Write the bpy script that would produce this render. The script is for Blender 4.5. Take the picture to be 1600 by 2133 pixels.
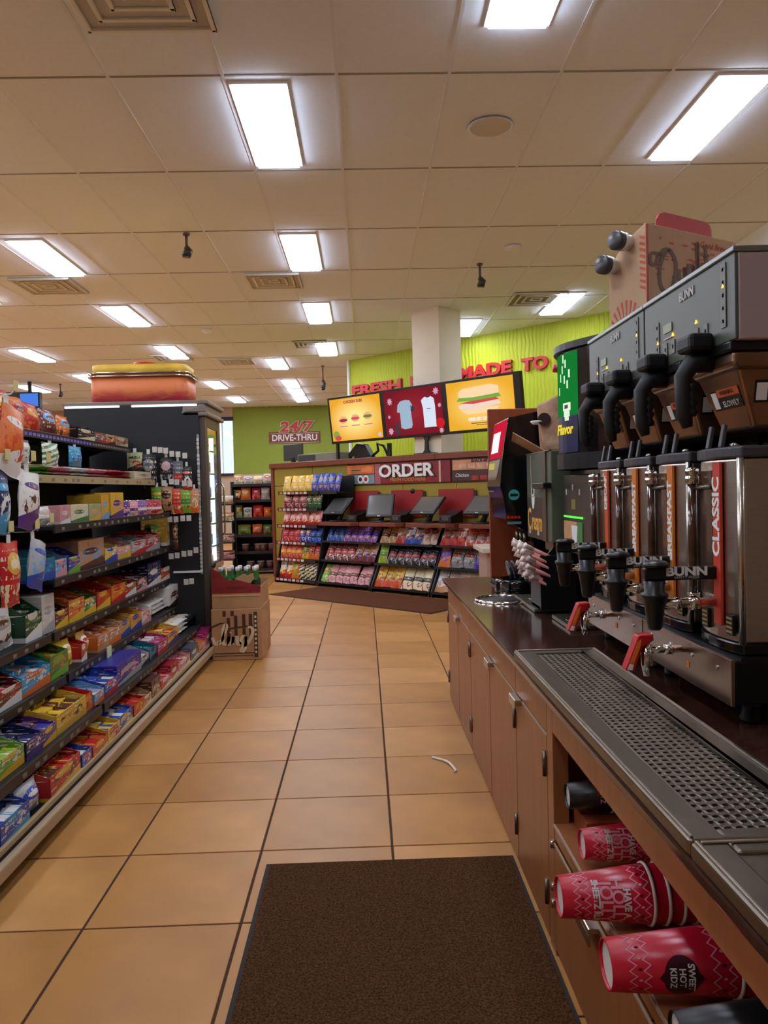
import bpy, bmesh, math, random
from mathutils import Matrix, Vector, Euler
random.seed(7)
SC = bpy.context.scene
for o in list(bpy.data.objects): bpy.data.objects.remove(o)
COL = SC.collection
PI = math.pi
# ------------------------------------------------------------------ camera
F_PX, YAW, PITCH, ROLL, CAM_H = 1632.2, .02423, -.02915, -.02469, 1.2509
fw = Vector((math.sin(YAW)*math.cos(PITCH), math.cos(YAW)*math.cos(PITCH), math.sin(PITCH)))
rt = Vector((math.cos(YAW), -math.sin(YAW), 0)); up = rt.cross(fw)
rt2 = rt*math.cos(ROLL)+up*math.sin(ROLL); up2 = up*math.cos(ROLL)-rt*math.sin(ROLL)
cd = bpy.data.cameras.new('camera'); cam = bpy.data.objects.new('camera', cd); COL.objects.link(cam)
cd.sensor_fit = 'HORIZONTAL'; cd.sensor_width = 36; cd.lens = 36*F_PX/1600; cd.clip_start = .05
M = Matrix.Identity(4)
for i in range(3): M[i][0] = rt2[i]; M[i][1] = up2[i]; M[i][2] = -fw[i]
M[2][3] = CAM_H
cam.matrix_world = M; SC.camera = cam
# ------------------------------------------------------------------ world, exposure, lamp strength
W = bpy.data.worlds.new('World'); SC.world = W; W.use_nodes = True
W.node_tree.nodes['Background'].inputs[0].default_value = (.72, .82, 1, 1)
W.node_tree.nodes['Background'].inputs[1].default_value = 1.3
SC.view_settings.view_transform = 'Standard'; SC.view_settings.look = 'None'
SC.view_settings.gamma = 1; SC.view_settings.use_curve_mapping = False
SC.view_settings.exposure = 0.2
LAMP = 21.0            # radiance of the fluorescent diffusers
CEIL = 3.44
# ------------------------------------------------------------------ materials
def lin(c):
    return tuple(((x/255)/12.92 if x/255 <= .04045 else ((x/255+.055)/1.055)**2.4) for x in c)
C = dict(blue=(38,70,165), cyan=(45,150,200), white=(225,222,215), silver=(165,165,165), red=(190,35,35), yellow=(225,180,40),
 brown=(85,45,28), orangered=(205,70,35), tan=(190,140,95), cream=(225,210,170), crimson=(165,22,40), pink=(222,150,155),
 slate=(85,92,102), orange=(215,110,40), magenta=(180,35,110), teal=(30,110,125), lime=(115,170,45), navy=(25,32,85), purple=(85,45,125),
 gold=(215,165,60), skyblue=(110,165,210), royal=(35,40,150), black=(20,20,22), maroon=(110,35,35), green=(60,125,50),
 darkgreen=(20,75,45), offwhite=(205,200,190), sage=(165,175,130), violet=(120,80,160), olive=(120,115,40), grey=(125,125,125))
_mc = {}
def nodes_of(m):
    m.use_nodes = True
    return m.node_tree.nodes, m.node_tree.links, m.node_tree.nodes['Principled BSDF']
def mat(name, col, rough=.5, metal=0, noise=0, nscale=8, stretch=(1,1,1), emit=0, ecol=None, bump=0, bscale=60, coat=0, trans=0, spec=None, coord='Object', col2=None):
    if name in _mc: return _mc[name]
    m = bpy.data.materials.new(name); N, L, b = nodes_of(m); _mc[name] = m
    c = lin(col); b.inputs['Base Color'].default_value = (*c, 1)
    b.inputs['Roughness'].default_value = rough; b.inputs['Metallic'].default_value = metal
    if spec is not None: b.inputs['Specular IOR Level'].default_value = spec
    if coat: b.inputs['Coat Weight'].default_value = coat; b.inputs['Coat Roughness'].default_value = .08
    if trans: b.inputs['Transmission Weight'].default_value = trans
    if emit:
        b.inputs['Emission Color'].default_value = (*lin(ecol or col), 1); b.inputs['Emission Strength'].default_value = emit
    if noise or bump:
        tc = N.new('ShaderNodeTexCoord'); mp = N.new('ShaderNodeMapping'); mp.inputs['Scale'].default_value = stretch
        L.new(tc.outputs[coord], mp.inputs['Vector'])
    if noise:
        t = N.new('ShaderNodeTexNoise'); t.inputs['Scale'].default_value = nscale; t.inputs['Detail'].default_value = 6
        L.new(mp.outputs[0], t.inputs['Vector'])
        r = N.new('ShaderNodeValToRGB'); r.color_ramp.elements[0].position = .3; r.color_ramp.elements[1].position = .7
        lo = tuple(x*(1-noise) for x in c); hi = lin(col2) if col2 else tuple(min(1, x*(1+noise)) for x in c)
        r.color_ramp.elements[0].color = (*lo, 1); r.color_ramp.elements[1].color = (*hi, 1)
        L.new(t.outputs['Fac'], r.inputs[0]); L.new(r.outputs[0], b.inputs['Base Color'])
    if bump:
        t2 = N.new('ShaderNodeTexNoise'); t2.inputs['Scale'].default_value = bscale; t2.inputs['Detail'].default_value = 4
        L.new(mp.outputs[0], t2.inputs['Vector'])
        bp = N.new('ShaderNodeBump'); bp.inputs['Strength'].default_value = bump; bp.inputs['Distance'].default_value = .004
        L.new(t2.outputs['Fac'], bp.inputs['Height']); L.new(bp.outputs[0], b.inputs['Normal'])
    return m
def emat(name, col, s):
    if name in _mc: return _mc[name]
    m = bpy.data.materials.new(name); m.use_nodes = True; N = m.node_tree.nodes; L = m.node_tree.links
    N.clear(); o = N.new('ShaderNodeOutputMaterial'); e = N.new('ShaderNodeEmission')
    e.inputs[0].default_value = (*lin(col), 1); e.inputs[1].default_value = s; L.new(e.outputs[0], o.inputs[0]); _mc[name] = m
    return m
def screenmat(name, edge, mid, s):            # a lit screen: radial gradient picture background
    m = bpy.data.materials.new(name); m.use_nodes = True; N = m.node_tree.nodes; L = m.node_tree.links; N.clear()
    o = N.new('ShaderNodeOutputMaterial'); e = N.new('ShaderNodeEmission'); tc = N.new('ShaderNodeTexCoord')
    mp = N.new('ShaderNodeMapping'); mp.inputs['Location'].default_value = (-.5,0,-.5); mp.inputs['Scale'].default_value = (1,0,1)
    vl = N.new('ShaderNodeVectorMath'); vl.operation = 'LENGTH'; r = N.new('ShaderNodeValToRGB')
    r.color_ramp.elements[0].position = .05; r.color_ramp.elements[1].position = .55
    r.color_ramp.elements[0].color = (*lin(mid),1); r.color_ramp.elements[1].color = (*lin(edge),1)
    L.new(tc.outputs['Generated'], mp.inputs[0]); L.new(mp.outputs[0], vl.inputs[0]); L.new(vl.outputs['Value'], r.inputs[0])
    L.new(r.outputs[0], e.inputs[0]); e.inputs[1].default_value = s; L.new(e.outputs[0], o.inputs[0])
    return m
def pmat(cols, style=0, rough=.35):           # printed packaging: base, band, logo, picture (Generated coordinates)
    key = ('p', cols, style)
    if key in _mc: return _mc[key]
    c1, c2, c3 = [tuple(min(.9,q*(.86 if style==0 else 1.08)) for q in lin(C[x])) for x in cols.split()]
    m = bpy.data.materials.new('print_'+cols.replace(' ','_')+str(style)); N, L, b = nodes_of(m); _mc[key] = m
    b.inputs['Roughness'].default_value = rough
    tc = N.new('ShaderNodeTexCoord'); sp = N.new('ShaderNodeSeparateXYZ'); L.new(tc.outputs['Generated'], sp.inputs[0])
    def mth(op, a, bb, c=None):
        n = N.new('ShaderNodeMath'); n.operation = op
        for i, x in enumerate((a, bb, c)):
            if x is None: continue
            if isinstance(x, (int, float)): n.inputs[i].default_value = x
            else: L.new(x, n.inputs[i])
        return n.outputs[0]
    def mix(f, a, bb):
        n = N.new('ShaderNodeMix'); n.data_type = 'RGBA'; L.new(f, n.inputs[0])
        for i, x in ((6, a), (7, bb)):
            if isinstance(x, tuple): n.inputs[i].default_value = (*x, 1)
            else: L.new(x, n.inputs[i])
        return n.outputs[2]
    u, v = sp.outputs[0], sp.outputs[2]
    def ell(cu, cv, a, h):
        p = mth('POWER', mth('ABSOLUTE', mth('DIVIDE', mth('SUBTRACT', u, cu), a), 0), 2.0)
        q = mth('POWER', mth('ABSOLUTE', mth('DIVIDE', mth('SUBTRACT', v, cv), h), 0), 2.0)
        return mth('LESS_THAN', mth('ADD', p, q), 1.0)
    ns = N.new('ShaderNodeTexNoise'); ns.inputs['Scale'].default_value = 5; ns.inputs['Detail'].default_value = 3
    L.new(tc.outputs['Generated'], ns.inputs['Vector'])
    nz = mth('GREATER_THAN', ns.outputs['Fac'], .52)
    if style == 0:      # carton: band at the foot, oblique logo
        col = mix(mth('LESS_THAN', mth('ADD', v, mth('MULTIPLY', u, -.25)), .12), c1, c2)
        col = mix(mth('MULTIPLY', ell(.5,.45,.36,.2), nz), col, c3); col = mix(ell(.45,.6,.3,.12), col, c2)
    elif style == 1:    # chip bag: round logo, food picture below
        col = mix(mth('MULTIPLY', mth('LESS_THAN', v, .36), nz), c1, c3); col = mix(ell(.5,.66,.34,.17), col, c2)
        col = mix(ell(.5,.66,.22,.07), col, c3)
    elif style == 2:    # two-tone bag: pale top, coloured foot
        col = mix(mth('LESS_THAN', mth('ADD', v, mth('MULTIPLY', u, -.3)), .2), c1, c2)
        col = mix(mth('MULTIPLY', ell(.5,.4,.4,.2), nz), col, c3); col = mix(ell(.5,.74,.36,.06), col, c2)
    elif style == 3:    # diagonal stripes
        w = mth('FRACT', mth('ADD', mth('MULTIPLY', v, 4.5), mth('MULTIPLY', u, -1.5)), 0)
        col = mix(mth('LESS_THAN', w, .5), c1, c2); col = mix(mth('MULTIPLY', ell(.5,.3,.4,.2), nz), col, c3)
    elif style == 4:    # band across the middle
        col = mix(mth('LESS_THAN', mth('ABSOLUTE', mth('SUBTRACT', v, .45), 0), .09), c1, c2)
        col = mix(mth('MULTIPLY', mth('LESS_THAN', v, .3), nz), col, c3)
    st2 = N.new('ShaderNodeMapping'); st2.inputs['Scale'].default_value = (26, 4, 9); L.new(tc.outputs['Generated'], st2.inputs[0])
    n2 = N.new('ShaderNodeTexNoise'); n2.inputs['Scale'].default_value = 1.0; n2.inputs['Detail'].default_value = 1; L.new(st2.outputs[0], n2.inputs['Vector'])
    rows_ = mth('LESS_THAN', mth('FRACT', mth('MULTIPLY', v, 7.0), 0), .45)          # small print in lines
    ink = mth('MULTIPLY', mth('MULTIPLY', mth('GREATER_THAN', n2.outputs['Fac'], .56), rows_), mth('LESS_THAN', mth('ABSOLUTE', mth('SUBTRACT', v, .55), 0), .33))
    col = mix(ink, col, c3 if sum(c3) > .6 else lin(C['cream']))
    L.new(col, b.inputs['Base Color'])
    return m
# ------------------------------------------------------------------ mesh builder
class MB:
    def __init__(s): s.v=[]; s.f=[]; s.m=[]; s.sm=[]
    def add(s, vs, fs, m=0, smooth=False):
        k=len(s.v); s.v+= [tuple(x) for x in vs]
        for f in fs: s.f.append(tuple(i+k for i in f)); s.m.append(m); s.sm.append(smooth)
        return s
    def box(s, x0,x1,y0,y1,z0,z1,m=0):
        return s.add([(x0,y0,z0),(x1,y0,z0),(x1,y1,z0),(x0,y1,z0),(x0,y0,z1),(x1,y0,z1),(x1,y1,z1),(x0,y1,z1)],
          [(0,3,2,1),(4,5,6,7),(0,1,5,4),(1,2,6,5),(2,3,7,6),(3,0,4,7)],m)
    def prism(s, poly, axis, a, b, m=0, smooth=False):   # poly in the two other axes (order x,y,z without axis)
        def p(u,v,t): return {'x':(t,u,v),'y':(u,t,v),'z':(u,v,t)}[axis]
        n=len(poly); vs=[p(u,v,a) for u,v in poly]+[p(u,v,b) for u,v in poly]
        s.add(vs,[tuple(range(n)),tuple(range(2*n-1,n-1,-1))],m)
        return s.add(vs,[(i,i+n,(i+1)%n+n,(i+1)%n) for i in range(n)],m,smooth)
    def cyl(s, c, r, h, axis='z', n=16, m=0, r2=None, smooth=True, caps=True):
        r2 = r if r2 is None else r2
        return s.lathe([(r,0),(r2,h)], c, axis, n, m, smooth, caps)
    def lathe(s, prof, c=(0,0,0), axis='z', n=20, m=0, smooth=True, caps=True):
        def p(r,a,t):
            x,y=r*math.cos(a),r*math.sin(a)
            q={'z':(x,y,t),'x':(t,x,y),'y':(y,t,x)}[axis]
            return (c[0]+q[0],c[1]+q[1],c[2]+q[2])
        vs=[]; k=len(prof)
        for r,t in prof: vs+=[p(r,2*PI*i/n,t) for i in range(n)]
        fs=[(j*n+i,j*n+(i+1)%n,(j+1)*n+(i+1)%n,(j+1)*n+i) for j in range(k-1) for i in range(n)]
        s.add(vs,fs,m,smooth)
        if caps:
            s.add(vs[:n],[tuple(range(n-1,-1,-1))],m); s.add(vs[-n:],[tuple(range(n))],m)
        return s
    def tube(s, pts, r, n=8, m=0, caps=True):
        P=[Vector(p) for p in pts]; rings=[]; prev=None
        for i,p in enumerate(P):
            d=(P[min(i+1,len(P)-1)]-P[max(i-1,0)]).normalized()
            a=prev if prev else (Vector((0,0,1)) if abs(d.z)<.9 else Vector((1,0,0)))
            u=(a-d*a.dot(d)).normalized(); w=d.cross(u); prev=u
            rr=r[i] if isinstance(r,(list,tuple)) else r
            rings.append([p+(u*math.cos(2*PI*k/n)+w*math.sin(2*PI*k/n))*rr for k in range(n)])
        vs=[v for R in rings for v in R]
        fs=[(j*n+i,j*n+(i+1)%n,(j+1)*n+(i+1)%n,(j+1)*n+i) for j in range(len(P)-1) for i in range(n)]
        if caps: fs+=[tuple(range(n-1,-1,-1)),tuple(range((len(P)-1)*n,len(P)*n))]
        return s.add(vs,fs,m,True)
    def mesh(s, name, mats):
        me=bpy.data.meshes.new(name); me.from_pydata(s.v,[],s.f); me.update()
        for x in (mats if isinstance(mats,(list,tuple)) else [mats]): me.materials.append(x)
        me.polygons.foreach_set('material_index', s.m); me.polygons.foreach_set('use_smooth', s.sm)
        bm=bmesh.new(); bm.from_mesh(me); bmesh.ops.remove_doubles(bm, verts=bm.verts, dist=1e-6)
        bmesh.ops.recalc_face_normals(bm, faces=bm.faces); bm.to_mesh(me); bm.free()
        return me
    def build(s, name, mats, parent=None, loc=None, rz=0, bevel=0, seg=2, org=None):
        if org is not None: s.v=[(a-org[0],b-org[1],c-org[2]) for a,b,c in s.v]
        return link(name, s.mesh(name, mats), parent, loc, rz, bevel, seg)
def link(name, me, parent=None, loc=None, rz=0, bevel=0, seg=2):
    o=bpy.data.objects.new(name, me); COL.objects.link(o); o.parent=parent
    if loc is not None: o.location=loc
    if rz: o.rotation_euler[2]=rz
    if bevel:
        b=o.modifiers.new('bevel','BEVEL'); b.width=bevel; b.segments=seg; b.limit_method='ANGLE'; b.angle_limit=.7
    return o
def tag(o, label, cat=None, group=None, kind=None):
    if label: o['label']=label
    if cat: o['category']=cat
    if group: o['group']=group
    if kind: o['kind']=kind
    return o
def thing(name, label, cat, loc=(0,0,0), rz=0, group=None):
    o=bpy.data.objects.new(name, None); COL.objects.link(o); o.location=loc; o.rotation_euler[2]=rz; o.empty_display_size=.05
    return tag(o,label,cat,group)
def part(root, name, mb, mats, bevel=0, seg=2, label=None, kind=None):   # mesh given in world axes around an unrotated thing
    o=mb.build(name, mats, root, bevel=bevel, seg=seg, org=tuple(root.location))
    return tag(o,label,kind=kind)
def sub(pa, name, mb, mats, root, bevel=0):                              # sub-part: world coordinates, parent part of an unrotated thing
    return mb.build(name, mats, pa, bevel=bevel, org=tuple(root.location))
def dup(root, loc, rz=None, label=None, group=None):
    r=root.copy(); COL.objects.link(r); r.location=loc
    if rz is not None: r.rotation_euler[2]=rz
    if label: r['label']=label
    if group: r['group']=group
    for ch in list(root.children):
        c=ch.copy(); COL.objects.link(c); c.parent=r
        for g in list(ch.children):
            d=g.copy(); COL.objects.link(d); d.parent=c
    return r
def frame(o, x, u):
    x=Vector(x).normalized(); u=Vector(u).normalized(); n=x.cross(u); m=Matrix.Identity(4)
    for i in range(3): m[i][0]=x[i]; m[i][1]=u[i]; m[i][2]=n[i]; m[i][3]=o[i]
    return m
DG = None
def text_mesh(body, size, ext=.001, off=0, shear=0, space=1, align='CENTER', sx=1):
    cu=bpy.data.curves.new('t','FONT'); cu.body=body; cu.size=size; cu.extrude=ext; cu.offset=off; cu.shear=shear
    cu.space_character=space; cu.align_x=align; cu.align_y='CENTER'; cu.resolution_u=3; cu.space_line=.85
    o=bpy.data.objects.new('t',cu); COL.objects.link(o)
    dg=bpy.context.evaluated_depsgraph_get(); me=bpy.data.meshes.new_from_object(o.evaluated_get(dg))
    bpy.data.objects.remove(o); bpy.data.curves.remove(cu)
    if sx!=1:
        for v in me.vertices: v.co.x*=sx
    return me
def text(name, body, size, m, parent, fr, **k):
    me=text_mesh(body,size,**k); me.materials.clear(); me.materials.append(m)
    o=bpy.data.objects.new(name,me); COL.objects.link(o); o.parent=parent
    o.matrix_basis=fr
    return o
def ptext(root, name, body, size, m, pos, x, u, **k):      # text in world axes under an unrotated thing
    return text(name, body, size, m, root, frame(Vector(pos)-Vector(root.location), x, u), **k)
def stroke(name, strokes, w, m, parent, fr, ext=.001):     # script lettering: flat ribbons along smooth pen strokes (local xy)
    mb=MB()
    for st in strokes:
        P=[]; n=len(st)
        for i in range(n-1):
            p0,p1,p2,p3=[Vector((*st[max(0,min(n-1,j))],0)) for j in (i-1,i,i+1,i+2)]
            for k in range(5):
                t=k/5; P.append(.5*((2*p1)+(p2-p0)*t+(2*p0-5*p1+4*p2-p3)*t*t+(3*p1-p0-3*p2+p3)*t**3))
        P.append(Vector((*st[-1],0)))
        vs=[]
        for i,p in enumerate(P):
            d=(P[min(i+1,len(P)-1)]-P[max(i-1,0)]); d=d.normalized() if d.length>1e-9 else Vector((1,0,0))
            nr=Vector((-d.y,d.x,0)); ww=w*(.55+.45*abs(d.y))
            vs+= [p+nr*ww/2+Vector((0,0,ext)), p-nr*ww/2+Vector((0,0,ext))]
        mb.add(vs,[(2*i,2*i+1,2*i+3,2*i+2) for i in range(len(P)-1)])
    o=mb.build(name,m,parent); o.matrix_basis=fr
    return o
# --- shared plain materials
M_tile=[mat('floor_tile_%d'%i,c,.42,noise=.16,nscale=3.2,bump=.05,bscale=25,coord='Object') for i,c in enumerate([(187,131,67),(180,125,61),(193,138,74)])]
M_grout=mat('grout',(62,38,20),.9)
M_panel=mat('ceiling_panel',(232,240,250),.9,noise=.02,nscale=40,bump=.15,bscale=180)
M_bar=mat('ceiling_bar',(226,230,236),.6)
M_lime=None
M_black=mat('black_plastic',(10,10,11),.35); M_blackm=mat('black_metal',(22,22,24),.5); M_blackg=mat('black_gloss',(10,10,12),.12)
M_white=mat('white_paint',(230,230,226),.5); M_red=mat('red_plastic',(190,25,30),.35)
M_steel=mat('brushed_steel',(200,192,180),.28,1,noise=.08,nscale=30,stretch=(1,1,20)); M_chrome=mat('chrome',(215,212,205),.08,1)
M_steeld=mat('dull_steel',(128,120,106),.38,1,noise=.1,nscale=20)
M_wood=mat('cabinet_wood',(150,92,52),.38,noise=.13,nscale=5,stretch=(9,9,.8))
M_woodr=mat('red_wood',(142,66,38),.35,noise=.12,nscale=5,stretch=(9,9,.8))
M_laminate=mat('dark_laminate',(58,34,25),.14,noise=.35,nscale=45,coat=.3)
M_card=mat('cardboard',(178,134,92),.8,noise=.08,nscale=14)
M_glass=mat('clear_glass',(240,245,245),.03,trans=1)
M_letter=mat('white_lettering',(228,226,220),.5)
# ================================================================== STRUCTURE
# ---- floor with tiles
floor=MB().box(-9.2,5.4,-3.2,20.7,-.12,-.004).build('floor',M_grout); tag(floor,None,kind='structure')
TP=.457; TX0=-.848; TY0=3.6256
tile_me=[MB().box(.004,TP-.004,.004,TP-.004,-.006,0).mesh('tile',m) for m in M_tile]
rest=MB()
for i in range(-18,14):
    for j in range(-15,38):
        x=TX0+i*TP; y=TY0+j*TP
        if -2<=i<=4 and -5<=j<=17:
            o=link('tile',tile_me[(i*7+j*5+(i*j)%3)%3],floor,(x,y,0),0,.0015,1)
        elif x>-9.2 and x<5 and y>-3.2 and y<20.3:
            rest.box(x+.004,x+TP-.004,y+.004,y+TP-.004,-.006,0)
tag(rest.build('distant_tiles',M_tile[0],floor),None,kind='stuff')
# ---- ceiling: backing, panels, grid bars
ceil_=MB().box(-9.2,5.4,-3.2,20.7,CEIL+.03,CEIL+.1).build('ceiling',M_panel); tag(ceil_,None,kind='structure')
PX,PX0,PY,PY0=.5975,.505,1.227,4.2
pan_me=MB().box(.008,PX-.008,.008,PY-.008,CEIL+.004,CEIL+.018).mesh('ceiling_panel',M_panel); rest=MB()
for i in range(-16,8):
    for j in range(-6,14):
        x=PX0+i*PX; y=PY0+j*PY
        if -9<=i<=5 and -1<=j<=8: link('ceiling_panel',pan_me,ceil_,(x,y,0))
        elif x>-9.1 and x<4.8 and y>-3.1 and y<19.4: rest.box(x+.008,x+PX-.008,y+.008,y+PY-.008,CEIL+.004,CEIL+.018)
tag(rest.build('distant_panels',M_panel,ceil_),None,kind='stuff')
for i in range(-16,9): MB().box(PX0+i*PX-.009,PX0+i*PX+.009,-3.1,20.5,CEIL,CEIL+.012).build('grid_bar',M_bar,ceil_)
M_cross=mat('cross_bar',(150,146,138),.7)
for j in range(-6,14): MB().box(-9.1,5.2,PY0+j*PY-.007,PY0+j*PY+.007,CEIL+.001,CEIL+.012).build('cross_bar',M_cross,ceil_)
# ---- walls
M_tan=mat('tan_wall',(196,172,146),.8,noise=.04,nscale=3); M_greenwall=mat('green_wall',(138,156,52),.7,noise=.05,nscale=2)
def wall(name,mb,m): return tag(mb.build(name,m),None,kind='structure')
b=MB(); b.box(-9.2,-3.95,20.5,20.65,0,CEIL+.03); b.box(-3.95,-3.38,20.5,20.65,0,1.74); b.box(-3.95,-3.38,20.5,20.65,3.2,CEIL+.03)
wall('wall_back',b,M_tan)
b=MB(); b.box(-3.38,5.2,20.5,20.65,1.72,CEIL+.03); wall('wall_back_green',b,M_greenwall)
wall('wall_back_low',MB().box(-3.38,5.2,20.5,20.65,0,1.72),M_tan)
wall('wall_left',MB().box(-9.2,-9.05,-3.1,20.5,0,CEIL+.03),M_tan)
wall('wall_right',MB().box(5.2,5.35,-3.1,20.65,0,CEIL+.03),M_tan)
wall('wall_front',MB().box(-9.2,5.35,-3.2,-3.1,0,CEIL+.03),mat('front_wall',(150,135,120),.7))
w=MB().box(-3.95,-3.38,20.52,20.53,1.74,3.2).build('window_1',M_glass); tag(w,None,kind='structure')
b=MB(); b.box(-3.98,-3.36,20.44,20.5,3.12,3.22); b.box(-3.98,-3.94,20.44,20.5,1.72,3.2); b.box(-3.98,-3.36,20.42,20.5,1.70,1.76)
b.build('window_frame',M_blackm,w); MB().box(-3.66,-3.64,20.46,20.5,1.76,3.12).build('mullion',M_white,w)
# kitchen wall: 45 degree lime wall with wave relief
RZ=-PI/4; OX,OY=.03,9.59
def W2(s,d,z=0): return (OX+(s+d)*.70711, OY+(-s+d)*.70711, z)
M_lime=mat('lime_wall',(182,194,26),.6)
N,L,bs=nodes_of(M_lime); tc=N.new('ShaderNodeTexCoord'); wv=N.new('ShaderNodeTexWave'); wv.wave_type='BANDS'; wv.bands_direction='X'
mp=N.new('ShaderNodeMapping'); wv.inputs['Scale'].default_value=5; wv.inputs['Distortion'].default_value=3.2; wv.inputs['Detail'].default_value=0; wv.inputs['Detail Scale'].default_value=.9
L.new(tc.outputs['Object'],mp.inputs[0]); L.new(mp.outputs[0],wv.inputs['Vector']); bp=N.new('ShaderNodeBump'); bp.inputs['Strength'].default_value=.6; bp.inputs['Distance'].default_value=.02
L.new(wv.outputs['Fac'],bp.inputs['Height']); L.new(bp.outputs[0],bs.inputs['Normal'])
kw=MB().box(-2.82,4.78,0,.15,0,CEIL+.03).build('wall_kitchen',M_lime,None,W2(0,2.5),RZ); tag(kw,None,kind='structure')
tr=MB().box(-2.86,-2.82,-.03,.2,0,CEIL+.02).build('trim_1',M_white,None,W2(0,2.5),RZ); tag(tr,None,kind='structure')
# column
col=MB().box(-.215,.215,-.215,.215,0,CEIL+.02).build('column',mat('column_paint',(226,214,188),.7,noise=.03,nscale=3),None,(.945,9.80,0),RZ)
tag(col,None,kind='structure')
# ---- ceiling lights
M_lamp=emat('lamp_diffuser',(224,235,255),LAMP)
fr=MB(); w_,l_=.272,1.03
for a in ((-.02,0,-.02,l_+.02),(w_,w_+.02,-.02,l_+.02),(0,w_,-.02,0),(0,w_,l_,l_+.02)): fr.box(*a,CEIL-.012,CEIL+.004)
fr_me=fr.mesh('frame',M_white); df_me=MB().box(0,w_,0,l_,CEIL-.03,CEIL+.003).mesh('diffuser',M_lamp)  # diffuser hung lower than flush so its glowing sides brighten the ceiling
LIGHTS=[(-.65,4.28,'nearest ceiling light above the snack aisle'),(-.65,6.75,'second ceiling light along the aisle toward the order counter'),(-.65,9.2,'third ceiling light along the aisle toward the order counter'),
 (-.66,11.65,'fourth ceiling light along the aisle, left of the white column'),(-2.97,6.79,'big slanting ceiling light above the left gondola'),(-2.97,9.17,'ceiling light above and left of the orange cooler sign'),
 (-3.03,11.66,'ceiling light directly above the orange cooler sign'),(-3.06,15.38,'ceiling light just right of the orange cooler sign'),(-3.07,17.97,'small ceiling light above the drive-through sign'),
 (-1.57,12.95,'lone small ceiling light left of the aisle row'),(-1.57,15.4,'first of three closely set far ceiling lights'),(-1.575,16.74,'middle of three closely set far ceiling lights'),(-1.58,18.1,'farthest of three closely set ceiling lights'),
 (-5.16,11.7,'far left ceiling light near the picture edge'),(-6.7,15.4,'far left ceiling light above the blue monitor'),(-5.3,16.6,'small ceiling light beside the cooler corner'),
 (1.98,4.25,'large slanting ceiling light above the coffee brewers'),(2.29,8.95,'ceiling light left of the juice carton'),(1.3,10.25,'ceiling light half hidden by the white column'),(.64,2.72,'ceiling light cut by the top picture edge')]
ADDED_LIGHTS=[(-.65,1.83),(-.65,-.6),(-2.97,-.6),(-5.16,-.6),(-7.4,4.3),(-7.4,9.2),(-7.4,14.2),(-5.16,14.2),(3.9,.7),(4.3,11.5),(.3,15.5),(.3,18.0),(-4.3,4.3),(-4.3,7.9),(-6.3,2.9),(-6.3,7.9),(-2.97,4.3),(-2.97,1.83),(-5.16,9.2),(-5.16,4.3),(-5.16,6.79),(-5.16,1.83),(-7.4,6.8),(-7.4,11.7),(-7.4,1.8),(3.9,3.2),(3.9,6.2),(2.4,13.5),(2.4,17),(-7.8,17.5)]  # unseen lights added to brighten ceiling and foreground; some continue the visible rows
for x,y,lb in LIGHTS+[(a,b_,None) for a,b_ in ADDED_LIGHTS]:
    t=thing('ceiling_light',('rectangular fluorescent '+lb) if lb else 'rectangular fluorescent ceiling light beyond the picture edge','ceiling light',(x,y,0),0,'fluorescent ceiling lights' if lb else 'ceiling lights outside the picture')
    link('frame',fr_me,t); link('diffuser',df_me,t)
# ---- ceiling vents, cameras, detectors
def vent(x,y,w,lb,dark=False):
    t=thing('ceiling_vent',lb,'vent',(x,y,CEIL),0)
    MB().box(0,w,0,w,-.006,.002).build('backing',mat('vent_grey',(120,118,112),.7) if dark else mat('vent_back',(192,190,184),.7),t)
    for k in range(4):
        a=w*.13*k; b=w-a
        m=MB(); th=.022
        for q in ((a,b,a,a+th),(a,b,b-th,b),(a,a+th,a,b),(b-th,b,a,b)): m.box(*q,-.022+.003*k,-.004)
        m.build('louver',M_white,t,bevel=.004)
vent(-1.24,3.17,.6,'square louvered vent at the top picture edge above the aisle')
vent(-1.16,7.93,.56,'square louvered vent beside the second aisle light')
vent(1.76,8.9,.62,'dark square vent near the made to order wall',True)
vent(-3.3,12.4,.56,'louvered vent above the orange sign of the cooler')
vent(-2.35,12.9,.56,'louvered vent between the two rows of aisle lights')
vent(-3.5,7.95,.6,'louvered vent cut by the left picture edge')
vent(-1.0,11.5,.5,'dark square panel vent left of the fourth aisle light',True)
def ccam(x,y,h,lb):
    t=thing('security_camera',lb,'camera',(x,y,CEIL),0)
    g=mat('camera_grey',(95,90,86),.5)
    MB().cyl((0,0,-.012),.03,.012,n=12).build('mount_plate',g,t); MB().cyl((0,0,-h*.6),.012,h*.6,n=10).build('stem',g,t)
    MB().tube([(0,0,-h*.6),(.02,-.02,-h*.75),(.0,-.03,-h*.95)],[.025,.035,.04],10).build('camera_body',mat('camera_dark',(60,56,54),.4),t)
    MB().cyl((0,-.03,-h*1.02),.03,.02,n=12,r2=.036).build('lens_dome',M_blackg,t)
ccam(-1.445,6.7,.2,'grey security camera hanging above the snack aisle'); ccam(1.19,7.75,.23,'dark security camera hanging left of the column top')
ccam(-.68,13.84,.42,'security camera on long stem above the menu screens'); ccam(-5.84,15.4,.25,'far left security camera near the blue monitor')
t=thing('ceiling_speaker','round flat speaker grille in the ceiling','speaker',(.82,4.81,CEIL)); MB().lathe([(.14,-.006),(.12,-.012),(.1,-.008),(.0005,-.007)],n=24).build('grille',mat('speaker_white',(212,210,206),.7),t)
t=thing('smoke_detector','small round detector in front of the dark camera','detector',(1.41,7.2,CEIL)); MB().lathe([(.075,-.0),(.07,-.02),(.045,-.035),(.0005,-.036)],n=20).build('housing',M_white,t)
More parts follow.
